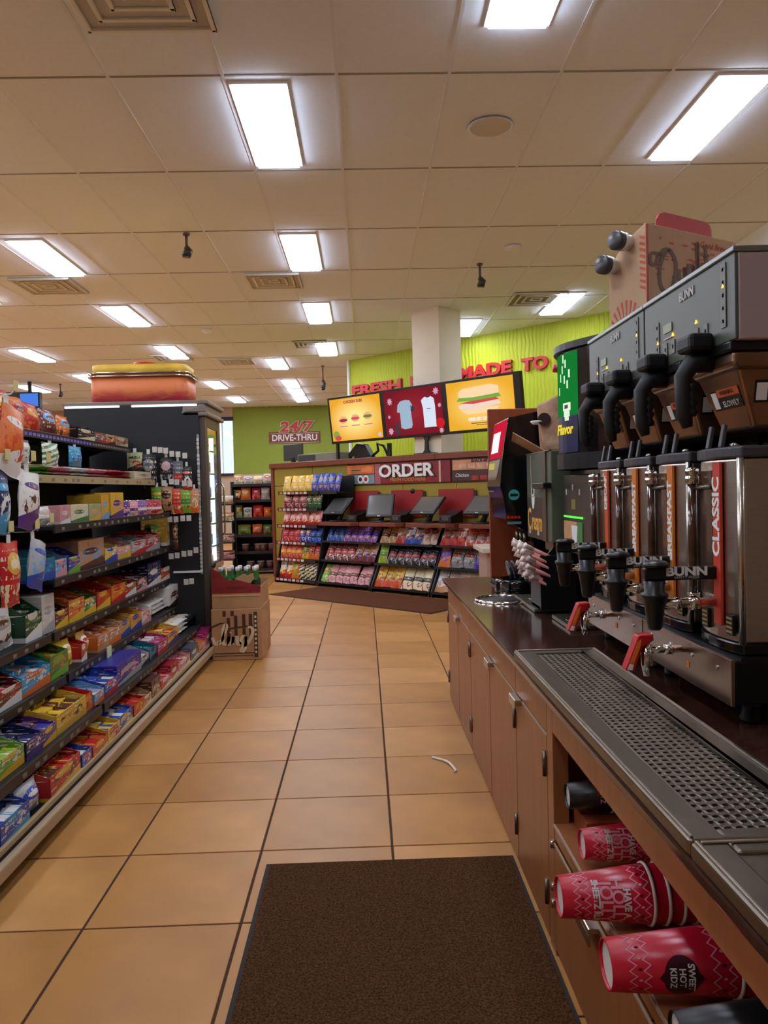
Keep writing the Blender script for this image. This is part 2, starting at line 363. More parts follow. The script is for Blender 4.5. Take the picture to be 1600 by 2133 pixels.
t=thing('smoke_detector','small pale detector between the left aisle lights','detector',(-2.05,10.6,CEIL)); MB().lathe([(.07,-.0),(.065,-.02),(.04,-.05),(.0005,-.055)],n=20).build('housing',M_white,t)
t=thing('hanging_monitor','blue lit monitor hung from the ceiling at far left','monitor',(-6.26,15,CEIL))
MB().box(-.03,.03,-.02,.02,-.25,0).build('stem',M_blackm,t); MB().box(-.42,.2,-.06,.06,-.5,-.2).build('casing',M_blackm,t); MB().box(-.16,.17,-.07,-.061,-.47,-.23).build('screen',emat('blue_screen',(70,120,215),1.0),t)
# ---- floor mats
M_mat=mat('mat_pile',(66,40,21),1,noise=.6,nscale=170,bump=.9,bscale=330,spec=.1,col2=(100,66,38)); M_rub=mat('mat_rubber',(40,28,20),.8)
t=thing('floor_mat','dark brown carpet mat on the tiles beside the coffee counter','mat',(.06,1.7,0))
part(t,'rubber_border',MB().box(-.36,.47,.3,2.60,.0005,.006),M_rub,.002); part(t,'pile',MB().box(-.346,.458,.3,2.588,.006,.0105),M_mat,.002)
t=thing('floor_mat','reddish brown mat lying in front of the chip racks','mat',W2(0,-.5),RZ)
MB().box(-.86,1.74,-.4,.44,.0005,.006).build('rubber_border',M_rub,t); MB().box(-.835,1.715,-.375,.42,.006,.010).build('pile',mat('mat_red',(98,60,40),1,noise=.3,nscale=90,spec=.1),t)
o=MB().tube([(.283,3.585,.006),(.335,3.535,.006),(.352,3.50,.008),(.372,3.405,.006),(.362,3.395,.006)],.0055,8).build('drinking_straw',mat('straw_white',(228,225,215),.5)); tag(o,'white bent drinking straw lying on the floor tiles','straw')
# ================================================================== SNACK GONDOLA (left)
M_gond=mat('gondola_black',(13,12,13),.5); M_bump=mat('bumper_tan',(172,148,118),.5); M_tagw=mat('price_tag_white',(205,198,186),.6); M_tagd=mat('price_tag_dim',(118,112,104),.6); M_tagp=mat('price_tag_purple',(120,105,190),.6)  # dimmed tag copy holds the shade of the shelves in its colour
M_rail=mat('rail_grey',(30,27,26),.4); M_railt=mat('rail_tan',(165,145,105),.45)
G=thing('gondola_shelf','long black snack gondola with stepped shelves along the aisle','gondola',(-1.6,3.7,0))
gx=[-1.17,-1.25,-1.41,-1.47,-1.46,-1.45,-1.55,-1.72]; gz=[.115,.275,.42,.615,.865,1.117,1.355,1.597]
part(G,'base_deck',MB().box(-2.05,-1.18,1.4,5.83,.03,.115),M_gond,.004)
part(G,'kick_plate',MB().box(-2.05,-1.26,1.4,5.83,0,.03),M_gond)
part(G,'bumper_rail',MB().box(-1.18,-1.15,1.4,5.85,.055,.108),M_bump,.01,3)
part(G,'deck_rail',MB().box(-1.195,-1.18,1.4,5.83,.115,.135),M_railt,.002)
part(G,'back_panel',MB().box(-2.09,-2.05,1.4,5.85,0,1.74),M_gond)
for y in (1.4,3.64,5.81): part(G,'upright',MB().box(-2.06,-2.02,y,y+.03,0,1.76),M_blackm,.003)
for k in range(1,8):
    for y0,y1 in ((3.675,5.82),(1.43,3.64)):
        if k>3 and y0<3: continue
        sh=part(G,'shelf',MB().box(-2.05,gx[k],y0,y1,gz[k]-.02,gz[k]),M_gond,.002)
        sub(sh,'price_rail',MB().box(gx[k]-.004,gx[k]+.008,y0,y1,gz[k]-.034,gz[k]+.006),M_railt if k in(6,) else M_rail,G,.002)
        tg=MB(); y=y0+.08
        while y<y1-.08:
            tg.box(gx[k]+.008,gx[k]+.0095,y,y+.035,gz[k]-.024,gz[k]-.009,1 if (k==7 and y<5.0) else 0); y+=random.choice((.07,.11,.16,.22)) if k<7 else .052
        tag(sub(sh,'price_tags',tg,[M_tagd,M_tagp],G),None,kind='stuff')
        for y in (y0+.02,y1-.02): sub(sh,'bracket',MB().prism([(-2.05,gz[k]-.02),(-1.9,gz[k]-.02),(-2.05,gz[k]-.07)],'y',y-.004,y+.004),M_blackm,G)
# ---- packaging builders: x right, y back, z up
def bag_mesh(w,h,t,m,seed=0,nx=7,nz=9):
    r=random.Random(seed); mb=MB(); ph=[r.uniform(0,6) for _ in range(4)]
    for side in (-1,1):
        vs=[]
        for j in range(nz+1):
            v=j/nz
            for i in range(nx+1):
                u=i/nx; e=max(0,min(1,(v-.06)/.88)); p=(max(0,math.sin(PI*u)))**.55*(max(0,math.sin(PI*e)))**.6
                wr=1+.10*math.sin(9*u+ph[0]+4*v)+.08*math.sin(11*v+ph[1]+3*u)
                x=(u-.5)*w*(1-.06*math.sin(PI*e)); z=v*h+(.012*h*math.sin(8*u+ph[2]) if j in(0,nz) else 0)
                vs.append((x,side*t/2*p*wr-(.0008*side if p<.02 else 0),z))
        fs=[(j*(nx+1)+i,j*(nx+1)+i+1,(j+1)*(nx+1)+i+1,(j+1)*(nx+1)+i) for j in range(nz) for i in range(nx)]
        mb.add(vs,fs,0,True)
    return mb.mesh('bag',m)
def tray(root,w,h,d,cols,rng):
    m=pmat(cols); c=cols.split(); t=.004; hf=h*rng.uniform(.6,.8); mb=MB()
    mb.box(0,w,0,d,0,t); mb.box(0,w,d-t,d,t,h); mb.box(0,w,0,t,t,hf)
    for x in (0,w-t): mb.prism([(t,t),(d-t,t),(d-t,h),(d*.45,h),(t*1.5,hf)],'x',x,x+t)
    mb.build('carton',m,root)
    n=max(2,int(w/.03)); cm=MB(); hh=h*.9
    for i in range(n):
        x0=t+(w-2*t)*i/n
        for q in range(3):
            y0=.012+q*(d-.03)/3; z1=hf*.82+q*(hh-hf*.82)/3+rng.uniform(-.006,.006)
            cm.add([(x0+.001,y0,t),(x0+(w-2*t)/n-.001,y0,t),(x0+(w-2*t)/n-.001,y0+(d-.03)/3-.004,t),(x0+.001,y0+(d-.03)/3-.004,t),
                    (x0+.003,y0+.004,z1-.006),(x0+(w-2*t)/n-.003,y0+.004,z1),(x0+(w-2*t)/n-.003,y0+(d-.03)/3-.008,z1+.004),(x0+.003,y0+(d-.03)/3-.008,z1-.003)],
                   [(0,3,2,1),(4,5,6,7),(0,1,5,4),(1,2,6,5),(2,3,7,6),(3,0,4,7)],rng.choice((0,0,1)))
    tag(cm.build('wrapped_bars',[pmat(' '.join((c[0],c[2],c[1])),4),pmat(' '.join((c[2],c[0],c[1])),4)],root),None,kind='stuff')
def carton(root,w,h,d,cols):
    m=pmat(cols); MB().box(0,w,0,d,0,h).build('carton',m,root,bevel=.0025)
    b=MB(); b.box(.003,w-.003,.002,d*.5,h,h+.002); b.box(w*.35,w*.65,-.0015,.0,h*.78,h*.99); b.build('lid_flap',pmat(' '.join((cols.split()[0],)*3)),root)
SHELF=['bottom deck','second-lowest shelf','third-lowest shelf','fourth-lowest shelf','fourth-highest shelf','third-highest shelf','second-highest shelf','top shelf']
ROWS=[
 (-1.19,0.115,[
  (2.510,2.734,0.12,'T','blue cyan white','blue and cyan candy carton'),
  (2.734,2.911,0.11,'P','silver blue white','silver and blue candy bag'),
  (2.911,3.223,0.145,'T','red yellow brown','red and yellow candy carton'),
  (3.223,3.343,0.09,'T','blue red white','blue and red candy tray'),
  (3.343,3.540,0.09,'T','orangered yellow red','orange-red candy tray'),
  (3.540,3.720,0.1,'T','yellow red blue','yellow and red candy tray'),
  (3.720,3.942,0.1,'T','blue yellow white','blue and yellow candy tray'),
  (3.942,4.132,0.1,'T','red orange yellow','plain red candy tray'),
  (4.132,4.285,0.1,'T','tan cream brown','tan candy tray'),
  (4.285,4.479,0.11,'B','brown tan cream','brown snack box'),
  (4.479,4.726,0.1,'T','red white pink','red and white candy tray'),
  (4.726,4.915,0.1,'B','crimson white red','crimson candy box'),
  (4.915,5.242,0.1,'T','pink white red','pink and white candy tray'),
  (5.242,5.476,0.1,'B','slate white blue','slate grey gum box'),
  (5.476,5.731,0.1,'T','orange pink white','orange and pink candy tray'),
  (5.731,6.125,0.12,'B','magenta white teal','magenta candy box'),
 ]),
 (-1.275,0.275,[
  (2.690,2.902,0.11,'T','lime yellow white','lime green and yellow candy carton'),
  (2.902,3.056,0.1,'T','navy purple white','navy candy carton'),
  (3.056,3.194,0.09,'T','purple yellow blue','purple candy carton with yellow edge'),
  (3.194,3.539,0.125,'T','yellow gold brown','tall yellow candy carton'),
  (3.539,3.637,0.1,'T','red orange yellow','red and orange candy tray'),
  (3.637,3.779,0.09,'T','skyblue orange white','sky blue candy tray'),
  (3.779,3.978,0.1,'T','blue red white','blue chocolate tray'),
  (3.978,4.418,0.11,'B','royal silver pink','royal blue carton with silver panel'),
  (4.418,4.581,0.1,'T','silver black white','silver candy tray'),
  (4.581,4.735,0.1,'T','teal black cyan','teal candy tray'),
  (4.735,4.992,0.1,'T','magenta red white','magenta and red candy tray'),
  (4.992,5.306,0.11,'T','yellow purple red','yellow and purple candy tray'),
  (5.306,5.677,0.09,'F','cream white tan','cream wrapped bars'),
  (5.677,6.105,0.08,'F','cream black white','spilling cream wrapped bars'),
 ]),
 (-1.435,0.42,[
  (3.027,3.244,0.13,'T','maroon white red','maroon cookie carton'),
  (3.244,3.541,0.13,'T','cyan orange white','bright cyan cookie carton'),
  (3.541,3.758,0.14,'T','green lime orange','green cookie carton'),
  (3.758,3.938,0.13,'P','yellow white gold','yellow and white snack bag'),
  (3.938,4.024,0.12,'T','red white gold','narrow red snack carton'),
  (4.024,4.157,0.13,'P','gold white red','gold and white snack bag'),
  (4.157,4.354,0.13,'T','orange tan white','orange snack carton'),
  (4.354,4.563,0.13,'T','tan orange white','tan snack carton with white bags'),
  (4.563,4.763,0.13,'T','tan blue yellow','tan snack carton with blue rim'),
  (4.763,4.993,0.13,'T','gold blue orange','gold and blue snack carton'),
  (4.993,5.212,0.13,'T','white pink red','white and pink snack carton'),
  (5.212,5.713,0.12,'F','pink white silver','pale pink wrapped cakes'),
  (5.713,6.063,0.15,'B','white black red','white carton with black stripes'),
 ]),
 (-1.495,0.615,[
  (3.154,3.435,0.17,'P','white silver brown','white bag of snacks'),
  (3.435,3.614,0.19,'T','darkgreen white green','dark green carton'),
  (3.614,3.767,0.18,'B','offwhite silver white','plain off-white carton'),
  (3.767,3.934,0.13,'T','brown yellow red','brown and yellow cookie carton'),
  (3.934,4.157,0.15,'T','orange yellow red','orange and yellow cookie carton'),
  (4.157,4.361,0.13,'T','green yellow white','green and yellow cookie carton'),
  (4.361,4.595,0.14,'T','red yellow orange','red and yellow cookie carton'),
  (4.595,4.865,0.14,'T','orange red yellow','orange and red cookie carton'),
  (4.884,5.127,0.12,'T','red white green','red and white cookie tray'),
  (5.127,5.371,0.11,'T','brown pink white','brown and pink cookie tray'),
  (5.371,5.718,0.16,'B','navy white blue','navy box with white mark'),
  (5.718,6.099,0.13,'T','orangered white red','orange-red carton with white band'),
 ]),
 (-1.485,0.865,[
  (3.529,3.771,0.13,'T','teal blue cyan','teal and blue pastry tray'),
  (3.776,3.926,0.13,'T','skyblue pink red','sky blue and pink cookie box'),
  (3.926,4.088,0.13,'T','blue lime red','blue and lime cookie box'),
  (4.088,4.490,0.15,'B','tan brown skyblue','tan box with cookie picture'),
  (4.490,4.722,0.13,'T','yellow blue white','pale yellow cookie box'),
  (4.722,4.999,0.12,'T','pink yellow white','pink and yellow cookie box'),
  (4.999,5.335,0.12,'T','silver red white','silver and red pastry tray'),
  (5.335,5.693,0.13,'T','red silver white','bright red pastry tray'),
  (5.693,5.898,0.17,'P','green lime red','slim green pouch'),
  (5.898,6.058,0.25,'B','gold white red','tall slim gold box'),
 ]),
 (-1.475,1.117,[
  (3.640,3.845,0.09,'P','white silver tan','crumpled white bag'),
  (3.845,3.988,0.09,'B','pink white tan','small pale pink box'),
  (3.988,4.243,0.09,'B','cream green white','cream and green box'),
  (4.243,4.443,0.09,'B','sage yellow pink','sage green box'),
  (4.443,4.585,0.14,'B','gold skyblue yellow','gold box with sky blue top'),
  (4.585,4.829,0.15,'B','yellow purple pink','yellow box with purple base'),
  (4.829,4.976,0.1,'C','purple pink white','purple pudding can'),
  (4.976,5.132,0.1,'C','pink purple white','pink pudding can'),
  (5.132,5.311,0.1,'C','violet white pink','violet pudding can'),
  (5.311,5.577,0.1,'C','crimson white pink','crimson pudding can'),
 ]),
 (-1.575,1.355,[
  (3.887,4.118,0.06,'F','brown lime cream','dark flat pastry packs'),
  (4.118,4.372,0.06,'F','maroon pink white','maroon flat pastry packs'),
  (4.372,4.685,0.06,'F','pink white red','pink flat pastry packs'),
  (4.685,5.027,0.06,'F','offwhite pink red','off-white flat pastry packs'),
  (5.027,5.446,0.06,'F','white red silver','white flat pastry packs'),
  (5.446,5.928,0.06,'B','cream tan white','low cream carton'),
 ]),
 (-1.745,1.597,[
  (3.841,4.038,0.2,'P','red yellow cream','red and yellow snack bag'),
  (4.038,4.219,0.18,'P','orange red brown','orange snack bag'),
  (4.219,4.424,0.17,'P','red gold orange','red and gold snack bag'),
  (4.424,4.658,0.16,'P','maroon skyblue brown','maroon snack bag'),
  (4.658,4.852,0.14,'P','orange skyblue brown','orange and blue snack bag'),
  (4.852,5.154,0.11,'T','black cream brown','black tray with cream rim'),
  (5.154,5.393,0.1,'T','slate red cream','slate grey tray'),
  (5.393,5.602,0.1,'T','orange brown cream','orange tray'),
  (5.602,5.899,0.1,'T','tan cream brown','tan wooden tray'),
 ]),
]
rng=random.Random(3); STOCK={}
GP='snacks on the %s of the gondola'
for k,(X,z,items) in enumerate(ROWS):
    for i,(y0,y1,h,kd,cols,desc) in enumerate(items):
        w=(y1-y0)-.006; nb=items[i-1][5] if i else items[1][5]; side='right' if i else 'left'
        nbs=' '.join(nb.split()[:-1])
        lb='%s on the %s, %s of the %s one'%(desc,SHELF[k],side,nbs)
        if len(lb.split())>16: lb='%s on the %s of the gondola'%(desc,SHELF[k])
        zz=z+.0012; h=min(h,(gz[k+1]-.036-z if k<7 else 9)) if not(kd=='P') else min(h,(gz[k+1]-.036-z) if k<7 else 9); jig=rng.uniform(-.008,.004); d=min(.24,2.0+X-.02)
        g=GP%SHELF[k]
        if kd=='T':
            t=thing('snack_carton',lb,'carton',(X+jig,y0+.003,zz),PI/2,g); tray(t,w,h,d,cols,rng); STOCK.setdefault(k,[]).append((t,w,X+jig,zz))
        elif kd=='B':
            t=thing('snack_box',lb,'box',(X+jig,y0+.003,zz),PI/2,g); carton(t,w,h,d*.8,cols)
        elif kd=='P':
            t=thing('snack_bag',lb,'bag',(X-.05,(y0+y1)/2,zz),PI/2,g); o=link('bag',bag_mesh(w,h,min(.07,w*.5),pmat(cols,1),i+9*k),t); o.rotation_euler[0]=rng.uniform(-.18,-.05)
            if k<7: link('bag_behind',o.data,t,(.01,.06,0))
        elif kd=='C':
            t=thing('pudding_can',lb,'can',(X-.05,(y0+y1)/2,zz),PI/2,g); r=w*.46
            MB().lathe([(r*.92,0),(r,.004),(r,h*.9),(r*.94,h*.95)],n=20).build('can_body',pmat(cols,4),t); MB().lathe([(r*.96,h*.95),(r*.96,h),(r*.85,h),(r*.85,h*.97)],n=20).build('lid',M_chrome,t)
        elif kd=='F':
            me=bag_mesh(.09,.2,.03,pmat(cols,2),i+5*k); n=max(2,int(w/.05)); lay=2 if h<.09 else 3
            lb2='%s lying in a pile on the %s'%({'cream wrapped bars':'cream wrapped bar','spilling cream wrapped bars':'spilt cream wrapped bar','pale pink wrapped cakes':'pale pink wrapped cake'}.get(desc,desc[:-1]),SHELF[k])
            for a in range(n):
                for q in range(lay):
                    o=link('wrapped_pack',me,None,(X-.03,y0+.045+(w-.08)*a/max(1,n-1),zz+.017+q*.03+.003*a%.006),PI/2); o.rotation_euler=(-PI/2,0,PI/2+rng.uniform(-.12,.12))
                    tag(o,lb2,'snack pack',desc+' on the '+SHELF[k])
# ---- hanging bags on the near end of the gondola
def hook(root,x0,x1,y,z):
    h=part(root,'peg_hook',MB().tube([(x0,y,z),(x1-.02,y,z),(x1,y,z+.015)],.003,6),M_chrome)
    sub(h,'price_card',MB().box(x1+.001,x1+.004,y-.022,y+.022,z+.012,z+.055),[mat('card_yellow',(205,190,120),.6)],root)
def hangbag(x,y,ztop,w,h,cols,style,lb,rz=PI/2,roll=0,grp=None,t=.06):
    o=thing('hanging_bag',lb,'bag',(x,y,ztop-h),rz,grp); c=link('bag',bag_mesh(w,h,t,pmat(cols,style),int(y*99)%97),o); c.rotation_euler=(0,roll,0)
    MB().box(-w*.1,w*.1,-.0015,.0015,h*.985,h+.03).build('hang_tab',M_white,o)
    return o
for x0,x1,y,z in ((-2.04,-1.38,3.17,1.665),(-2.04,-1.4,3.36,1.395),(-2.04,-1.4,3.12,1.39),(-2.04,-1.4,3.52,1.395),(-2.04,-1.42,3.17,1.105),(-2.04,-1.42,3.42,1.105),(-2.04,-1.42,3.58,1.125)): hook(G,x0,x1,y,z)
hangbag(-1.42,3.17,1.635,.21,.29,'orange white orangered',2,'large orange hanging snack bag with white letters at the picture edge',roll=.25)
hangbag(-1.43,3.36,1.365,.2,.25,'white purple brown',2,'purple and white hanging bag with brown nuggets above the teal tray',roll=.12)
hangbag(-1.43,3.10,1.36,.17,.25,'navy cyan white',2,'navy hanging bag at the left picture edge')
hangbag(-1.44,3.19,1.075,.16,.26,'red gold cream',1,'red and gold hanging bag at the left picture edge')
hangbag(-1.44,3.42,1.075,.16,.22,'silver blue skyblue',2,'silver and blue hanging bag tilted beside the teal tray',roll=.28)
hangbag(-1.72,4.35,1.55,.22,.13,'white green teal',3,'white and green pouch hung under the top shelf')
hangbag(-1.72,4.72,1.55,.2,.12,'cyan teal blue',2,'cyan pouch hung under the top shelf')
hangbag(-1.74,4.05,1.55,.15,.12,'offwhite white grey',2,'plain off-white pouch hung under the top shelf')
for k in range(4):                                   # the shelves go on, stocked, past the left picture edge
    y=ROWS[k][2][0][0]-.01; q=0; st_=STOCK[k]
    while y>1.62:
        t,w,x,zz=st_[(q*3+k)%len(st_)]; y-=w+.012; q+=1
        if y<1.45: break
        dup(t,(x,y,zz),label='display carton on the %s, past the left picture edge'%SHELF[k],group='cartons past the left picture edge on the '+SHELF[k])
for zt,cc in ((1.635,('maroon gold cream','lime white green','blue white skyblue','red yellow cream')),(1.365,('tan brown cream','purple white pink','teal cyan white','orange gold red')),(1.075,('white blue navy','crimson pink white','gold brown cream','darkgreen lime white'))):
    for q,c_ in enumerate(cc): hook(G,-2.04,-1.4,2.9-.3*q,zt+.03); hangbag(-1.43,2.9-.3*q,zt,.19,.25,c_,1+q%2,'hanging snack bag in the %s hook row, past the left picture edge'%{1.635:'upper',1.365:'middle',1.075:'lower'}[zt],grp='hanging bags past the left picture edge, row at %d'%(zt*100))
tag(MB().box(-1.245,-1.24,4.02,4.09,.28,.36).build('shelf_flyer',mat('flyer',(205,215,165),.6)),'small pale green flyer sticking out from the third shelf rail','flyer')
bpy.data.objects['shelf_flyer'].location=(-.155,.18,.08); 
# ================================================================== COOLER with peg panel
K=thing('display_cooler','tall black display cooler standing at the end of the gondola','cooler',(-1.75,6.3,0))
M_cool=mat('cooler_black',(33,35,38),.4); M_coolf=mat('cooler_frame',(82,72,62),.4)
part(K,'body',MB().box(-2.25,-1.36,6.0,6.62,0,1.93),M_cool,.006)
part(K,'end_panel',MB().box(-2.25,-1.24,5.98,6.0,.0,1.93),M_cool,.003)
b=MB(); b.box(-1.36,-1.2,6.0,6.1,0,1.84); b.box(-1.36,-1.2,6.5,6.62,0,1.84); b.box(-1.36,-1.2,6.1,6.5,0,.64); b.box(-1.36,-1.2,6.1,6.5,1.76,1.84)
dr=part(K,'door_frame',b,M_coolf,.004)
sub(dr,'door_glass',MB().box(-1.212,-1.206,6.1,6.5,.64,1.76),M_glass,K)
sub(dr,'door_handle',MB().tube([(-1.19,6.56,.9),(-1.17,6.56,.93),(-1.17,6.56,1.3),(-1.19,6.56,1.33)],.008,8),M_chrome,K)
part(K,'lamp_tube',MB().cyl((-1.25,6.46,.7),.018,1.0,n=10),emat('cooler_lamp',(225,245,240),3.0))
for z in (.82,1.0,1.2,1.4,1.58): part(K,'wire_shelf',MB().box(-1.35,-1.225,6.12,6.44,z,z+.012),M_chrome)
for i,z in enumerate((.66,.835,1.015,1.215,1.415)): part(K,'stock',MB().box(-1.34,-1.24,6.13,6.3,z,z+.12).box(-1.34,-1.25,6.31,6.42,z,z+.09),mat('cooler_stock%d'%(i%2),((150,165,160),(90,120,115))[i%2],.5),.01,label='blurred packs behind the cooler glass')
b=MB(); b.box(-1.36,-1.17,5.98,6.66,1.84,1.87); b.box(-1.36,-1.19,5.98,6.65,1.87,1.93); b.box(-2.26,-1.17,5.975,6.67,1.93,1.96)
part(K,'crown_moulding',b,mat('crown',(128,116,104),.4),.008,3)
for x0,x1 in ((-2.24,-1.83),(-1.74,-1.25)): part(K,'light_strip',MB().box(x0,x1,5.968,5.979,1.915,1.93),emat('strip_light',(240,250,255),1.6),.003)  # glowing strips stand in for bright reflections along the panel top
st=part(K,'tag_strip',MB().box(-1.258,-1.243,5.972,5.979,.64,1.7),mat('strip_grey',(150,155,165),.5))
tg=MB(); z=.66
while z<1.66: tg.box(-1.26,-1.241,5.968,5.972,z,z+.02); z+=random.choice((.03,.03,.06))
tag(sub(st,'price_tags',tg,M_tagw,K),None,kind='stuff')
part(K,'tag_ledge',MB().box(-1.46,-1.245,5.95,5.979,.655,.668),M_white)
def ptag(x,z): part(K,'peg_tag',MB().tube([(x,5.98,z-.012),(x,5.86,z-.012)],.0025,5,1).box(x-.017,x+.017,5.852,5.858,z-.02,z+.022,0),[M_tagw,M_chrome])
for x,z in ((-1.545,1.585),(-1.505,1.58),(-1.465,1.575),(-1.42,1.55),(-1.375,1.545),(-1.325,1.535),(-1.485,1.335),(-1.43,1.345),(-1.39,1.34),(-1.335,1.33),(-1.295,1.325),(-1.45,1.065),(-1.405,1.065),(-1.355,1.07),(-1.31,1.07),(-1.45,.79),(-1.405,.795),(-1.355,.805),(-1.31,.81),(-1.265,.83),(-1.345,.595),(-1.305,.60)): ptag(x,z)
HB='snack bag hung on the cooler end panel'
for x,zt,w,h,cols,stl,ds in ((-1.70,1.57,.12,.15,'sage black red',2,'sage green and red'),(-1.60,1.56,.12,.26,'black grey slate',1,'long black'),(-1.47,1.53,.10,.2,'black pink silver',1,'black and pink'),(-1.385,1.5,.08,.22,'slate red black',4,'slate and red'),(-1.32,1.46,.08,.2,'black orangered white',2,'black and orange-red'),
  (-1.545,1.31,.09,.2,'lime yellow green',2,'lime and yellow'),(-1.475,1.31,.10,.18,'tan brown black',1,'brown'),(-1.40,1.305,.09,.2,'orangered red cream',4,'orange-red'),(-1.335,1.3,.09,.19,'lime green red',4,'bright lime'),(-1.27,1.29,.07,.18,'tan orange cream',2,'tan and orange'),(-1.42,1.04,.04,.2,'brown tan brown',1,'slim brown')):
    hangbag(x,5.88,zt,w,h,cols,stl,ds+' '+HB,rz=0,grp='bags hung on the cooler end panel',t=.04)
# sign on top
T=thing('cooler_sign','orange and pink backlit sign box with yellow top on the cooler','sign',(-1.72,6.3,1.96))
ms=bpy.data.materials.new('sign_print'); N,L,bs=nodes_of(ms); tc=N.new('ShaderNodeTexCoord'); sp=N.new('ShaderNodeSeparateXYZ'); L.new(tc.outputs['Generated'],sp.inputs[0])
nz=N.new('ShaderNodeTexNoise'); nz.inputs['Scale'].default_value=2.2; nz.inputs['Distortion'].default_value=2.5; L.new(tc.outputs['Generated'],nz.inputs['Vector'])
ad=N.new('ShaderNodeMath'); ad.operation='ADD'; L.new(sp.outputs[2],ad.inputs[0]); L.new(nz.outputs['Fac'],ad.inputs[1]); rp=N.new('ShaderNodeValToRGB')
rp.color_ramp.elements[0].position=.6; rp.color_ramp.elements[0].color=(*lin((205,58,78)),1); rp.color_ramp.elements[1].position=1.25; rp.color_ramp.elements[1].color=(*lin((225,125,70)),1)
L.new(ad.outputs[0],rp.inputs[0]); L.new(rp.outputs[0],bs.inputs['Base Color']); bs.inputs['Roughness'].default_value=.5
def rr(x0,x1,y0,y1,r,n=6):
    P=[]
    for cx,cy,a in ((x1-r,y0+r,-PI/2),(x1-r,y1-r,0),(x0+r,y1-r,PI/2),(x0+r,y0+r,PI)):
        P+=[(cx+r*math.cos(a+PI/2*i/n),cy+r*math.sin(a+PI/2*i/n)) for i in range(n+1)]
    return P
part(T,'sign_face',MB().prism(rr(-2.1,-1.35,6.08,6.52,.1),'z',1.96,2.16,smooth=True),ms)
for z in (2.16,2.185): part(T,'chrome_band',MB().prism(rr(-2.12,-1.33,6.06,6.54,.11),'z',z,z+.012,smooth=True),M_chrome)
part(T,'middle_band',MB().prism(rr(-2.1,-1.35,6.08,6.52,.1),'z',2.172,2.185,smooth=True),mat('sign_orange',(205,120,70),.5))
part(T,'yellow_band',MB().prism(rr(-2.09,-1.36,6.09,6.51,.1),'z',2.197,2.258,smooth=True),mat('sign_yellow',(228,186,60),.5,noise=.2,nscale=6))
part(T,'red_oval',MB().lathe([(.11,2.258),(.11,2.273),(.09,2.285),(.0005,2.288)],(-1.7,6.25,0),n=24),M_red)
# ================================================================== WINE CASES
cs=thing('wine_case','cardboard wine case with engraved print standing on the floor','case',(-.98,6.1,0))
part(cs,'carton',MB().box(-1.168,-.795,5.85,6.38,.001,.385),M_card,.004)
M_ink=mat('brown_ink',(72,46,30),.8); M_inkw=mat('cream_ink',(222,200,160),.8)
b=MB()
for x,z0,z1 in ((-1.07,.33,.37),(-1.01,.335,.37),(-1.04,.25,.32),(-.985,.25,.335),(-.925,.255,.345),(-.875,.25,.345),(-1.04,.17,.23),(-.985,.17,.235),(-.925,.17,.24),(-.875,.165,.235),(-.925,.06,.12)): b.box(x-.012,x+.012,5.8478,5.85,z0,z1)
b.box(-.852,-.825,5.8478,5.85,.02,.36); b.box(-1.15,-.85,5.8478,5.85,.05,.056); b.box(-1.15,-.86,5.8478,5.85,.032,.036)
b.prism([(-1.07,.242),(-.86,.262),(-.86,.25),(-1.07,.23)],'y',5.8478,5.85); b.prism([(-1.165,.26),(-1.1,.285),(-1.05,.28),(-1.1,.272),(-1.165,.245)],'y',5.8478,5.85)
part(cs,'engraved_print',b,M_ink)
b=MB()
for i in range(9): b.box(-.846,-.832,5.8466,5.8478,.05+.033*i,.068+.033*i)
part(cs,'edge_print',b,M_inkw)
def S(pts,x0,y0,s): return [[(x0+x*s,y0+y*s) for x,y in st] for st in pts]
LING=[[(0,.1),(.5,.9),(.9,2.0),(.75,2.3),(.5,1.6),(.45,.4),(.65,.05),(.95,.3),(1.15,.95)],[(1.15,.95),(1.0,.3),(1.15,.02),(1.4,.3),(1.6,.95)],[(1.28,1.35),(1.32,1.42)],
 [(1.6,.95),(1.5,.05)],[(1.52,.3),(1.85,.85),(2.05,.85),(2.0,.3),(2.15,.02),(2.4,.3)],[(2.95,.85),(2.7,.98),(2.45,.6),(2.45,.15),(2.65,.02),(2.9,.4),(3.0,.95)],[(3.0,.95),(2.9,-.2),(2.65,-.75),(2.4,-.6),(2.6,-.25),(3.1,.1),(3.6,.9),(3.75,1.6),(3.5,1.95),(3.2,1.9)],[(-.7,.9),(-.45,.25),(-.25,.1),(0,.5)]]
stroke('lettering',S(LING,-1.115,.115,.068),.024,M_inkw,cs,frame(Vector((0,5.8466,0))-Vector(cs.location),(1,0,0),(0,0,1)))
part(cs,'side_flap',MB().add([(-.795,5.86,.02),(-.795,5.86,.375),(-.745,5.90,.37),(-.76,5.89,.03),(-.797,5.863,.02),(-.797,5.863,.375),(-.747,5.903,.37),(-.762,5.893,.03)],[(0,1,2,3),(7,6,5,4),(0,4,5,1),(1,5,6,2),(2,6,7,3),(3,7,4,0)]),M_card)
cs=thing('wine_case','open red and brown wine case on top, holding green-necked bottles','case',(-.98,6.1,.386))
b=MB(); b.box(-1.16,-.80,5.87,6.36,.387,.392); b.box(-1.16,-.80,5.87,5.875,.392,.5); b.box(-.805,-.80,5.875,6.355,.392,.54); b.prism([(5.875,.392),(6.355,.392),(6.355,.71),(6.1,.71),(5.875,.62)],'x',-1.16,-1.155); b.box(-1.16,-.80,6.355,6.36,.392,.56)
part(cs,'carton',b,M_card)
part(cs,'red_front',MB().prism([(-1.16,.5),(-.80,.5),(-.795,.555),(-.86,.565),(-.95,.595),(-1.05,.60),(-1.1,.66),(-1.16,.69)],'y',5.868,5.875),mat('case_red',(128,26,22),.7,noise=.15,nscale=20))
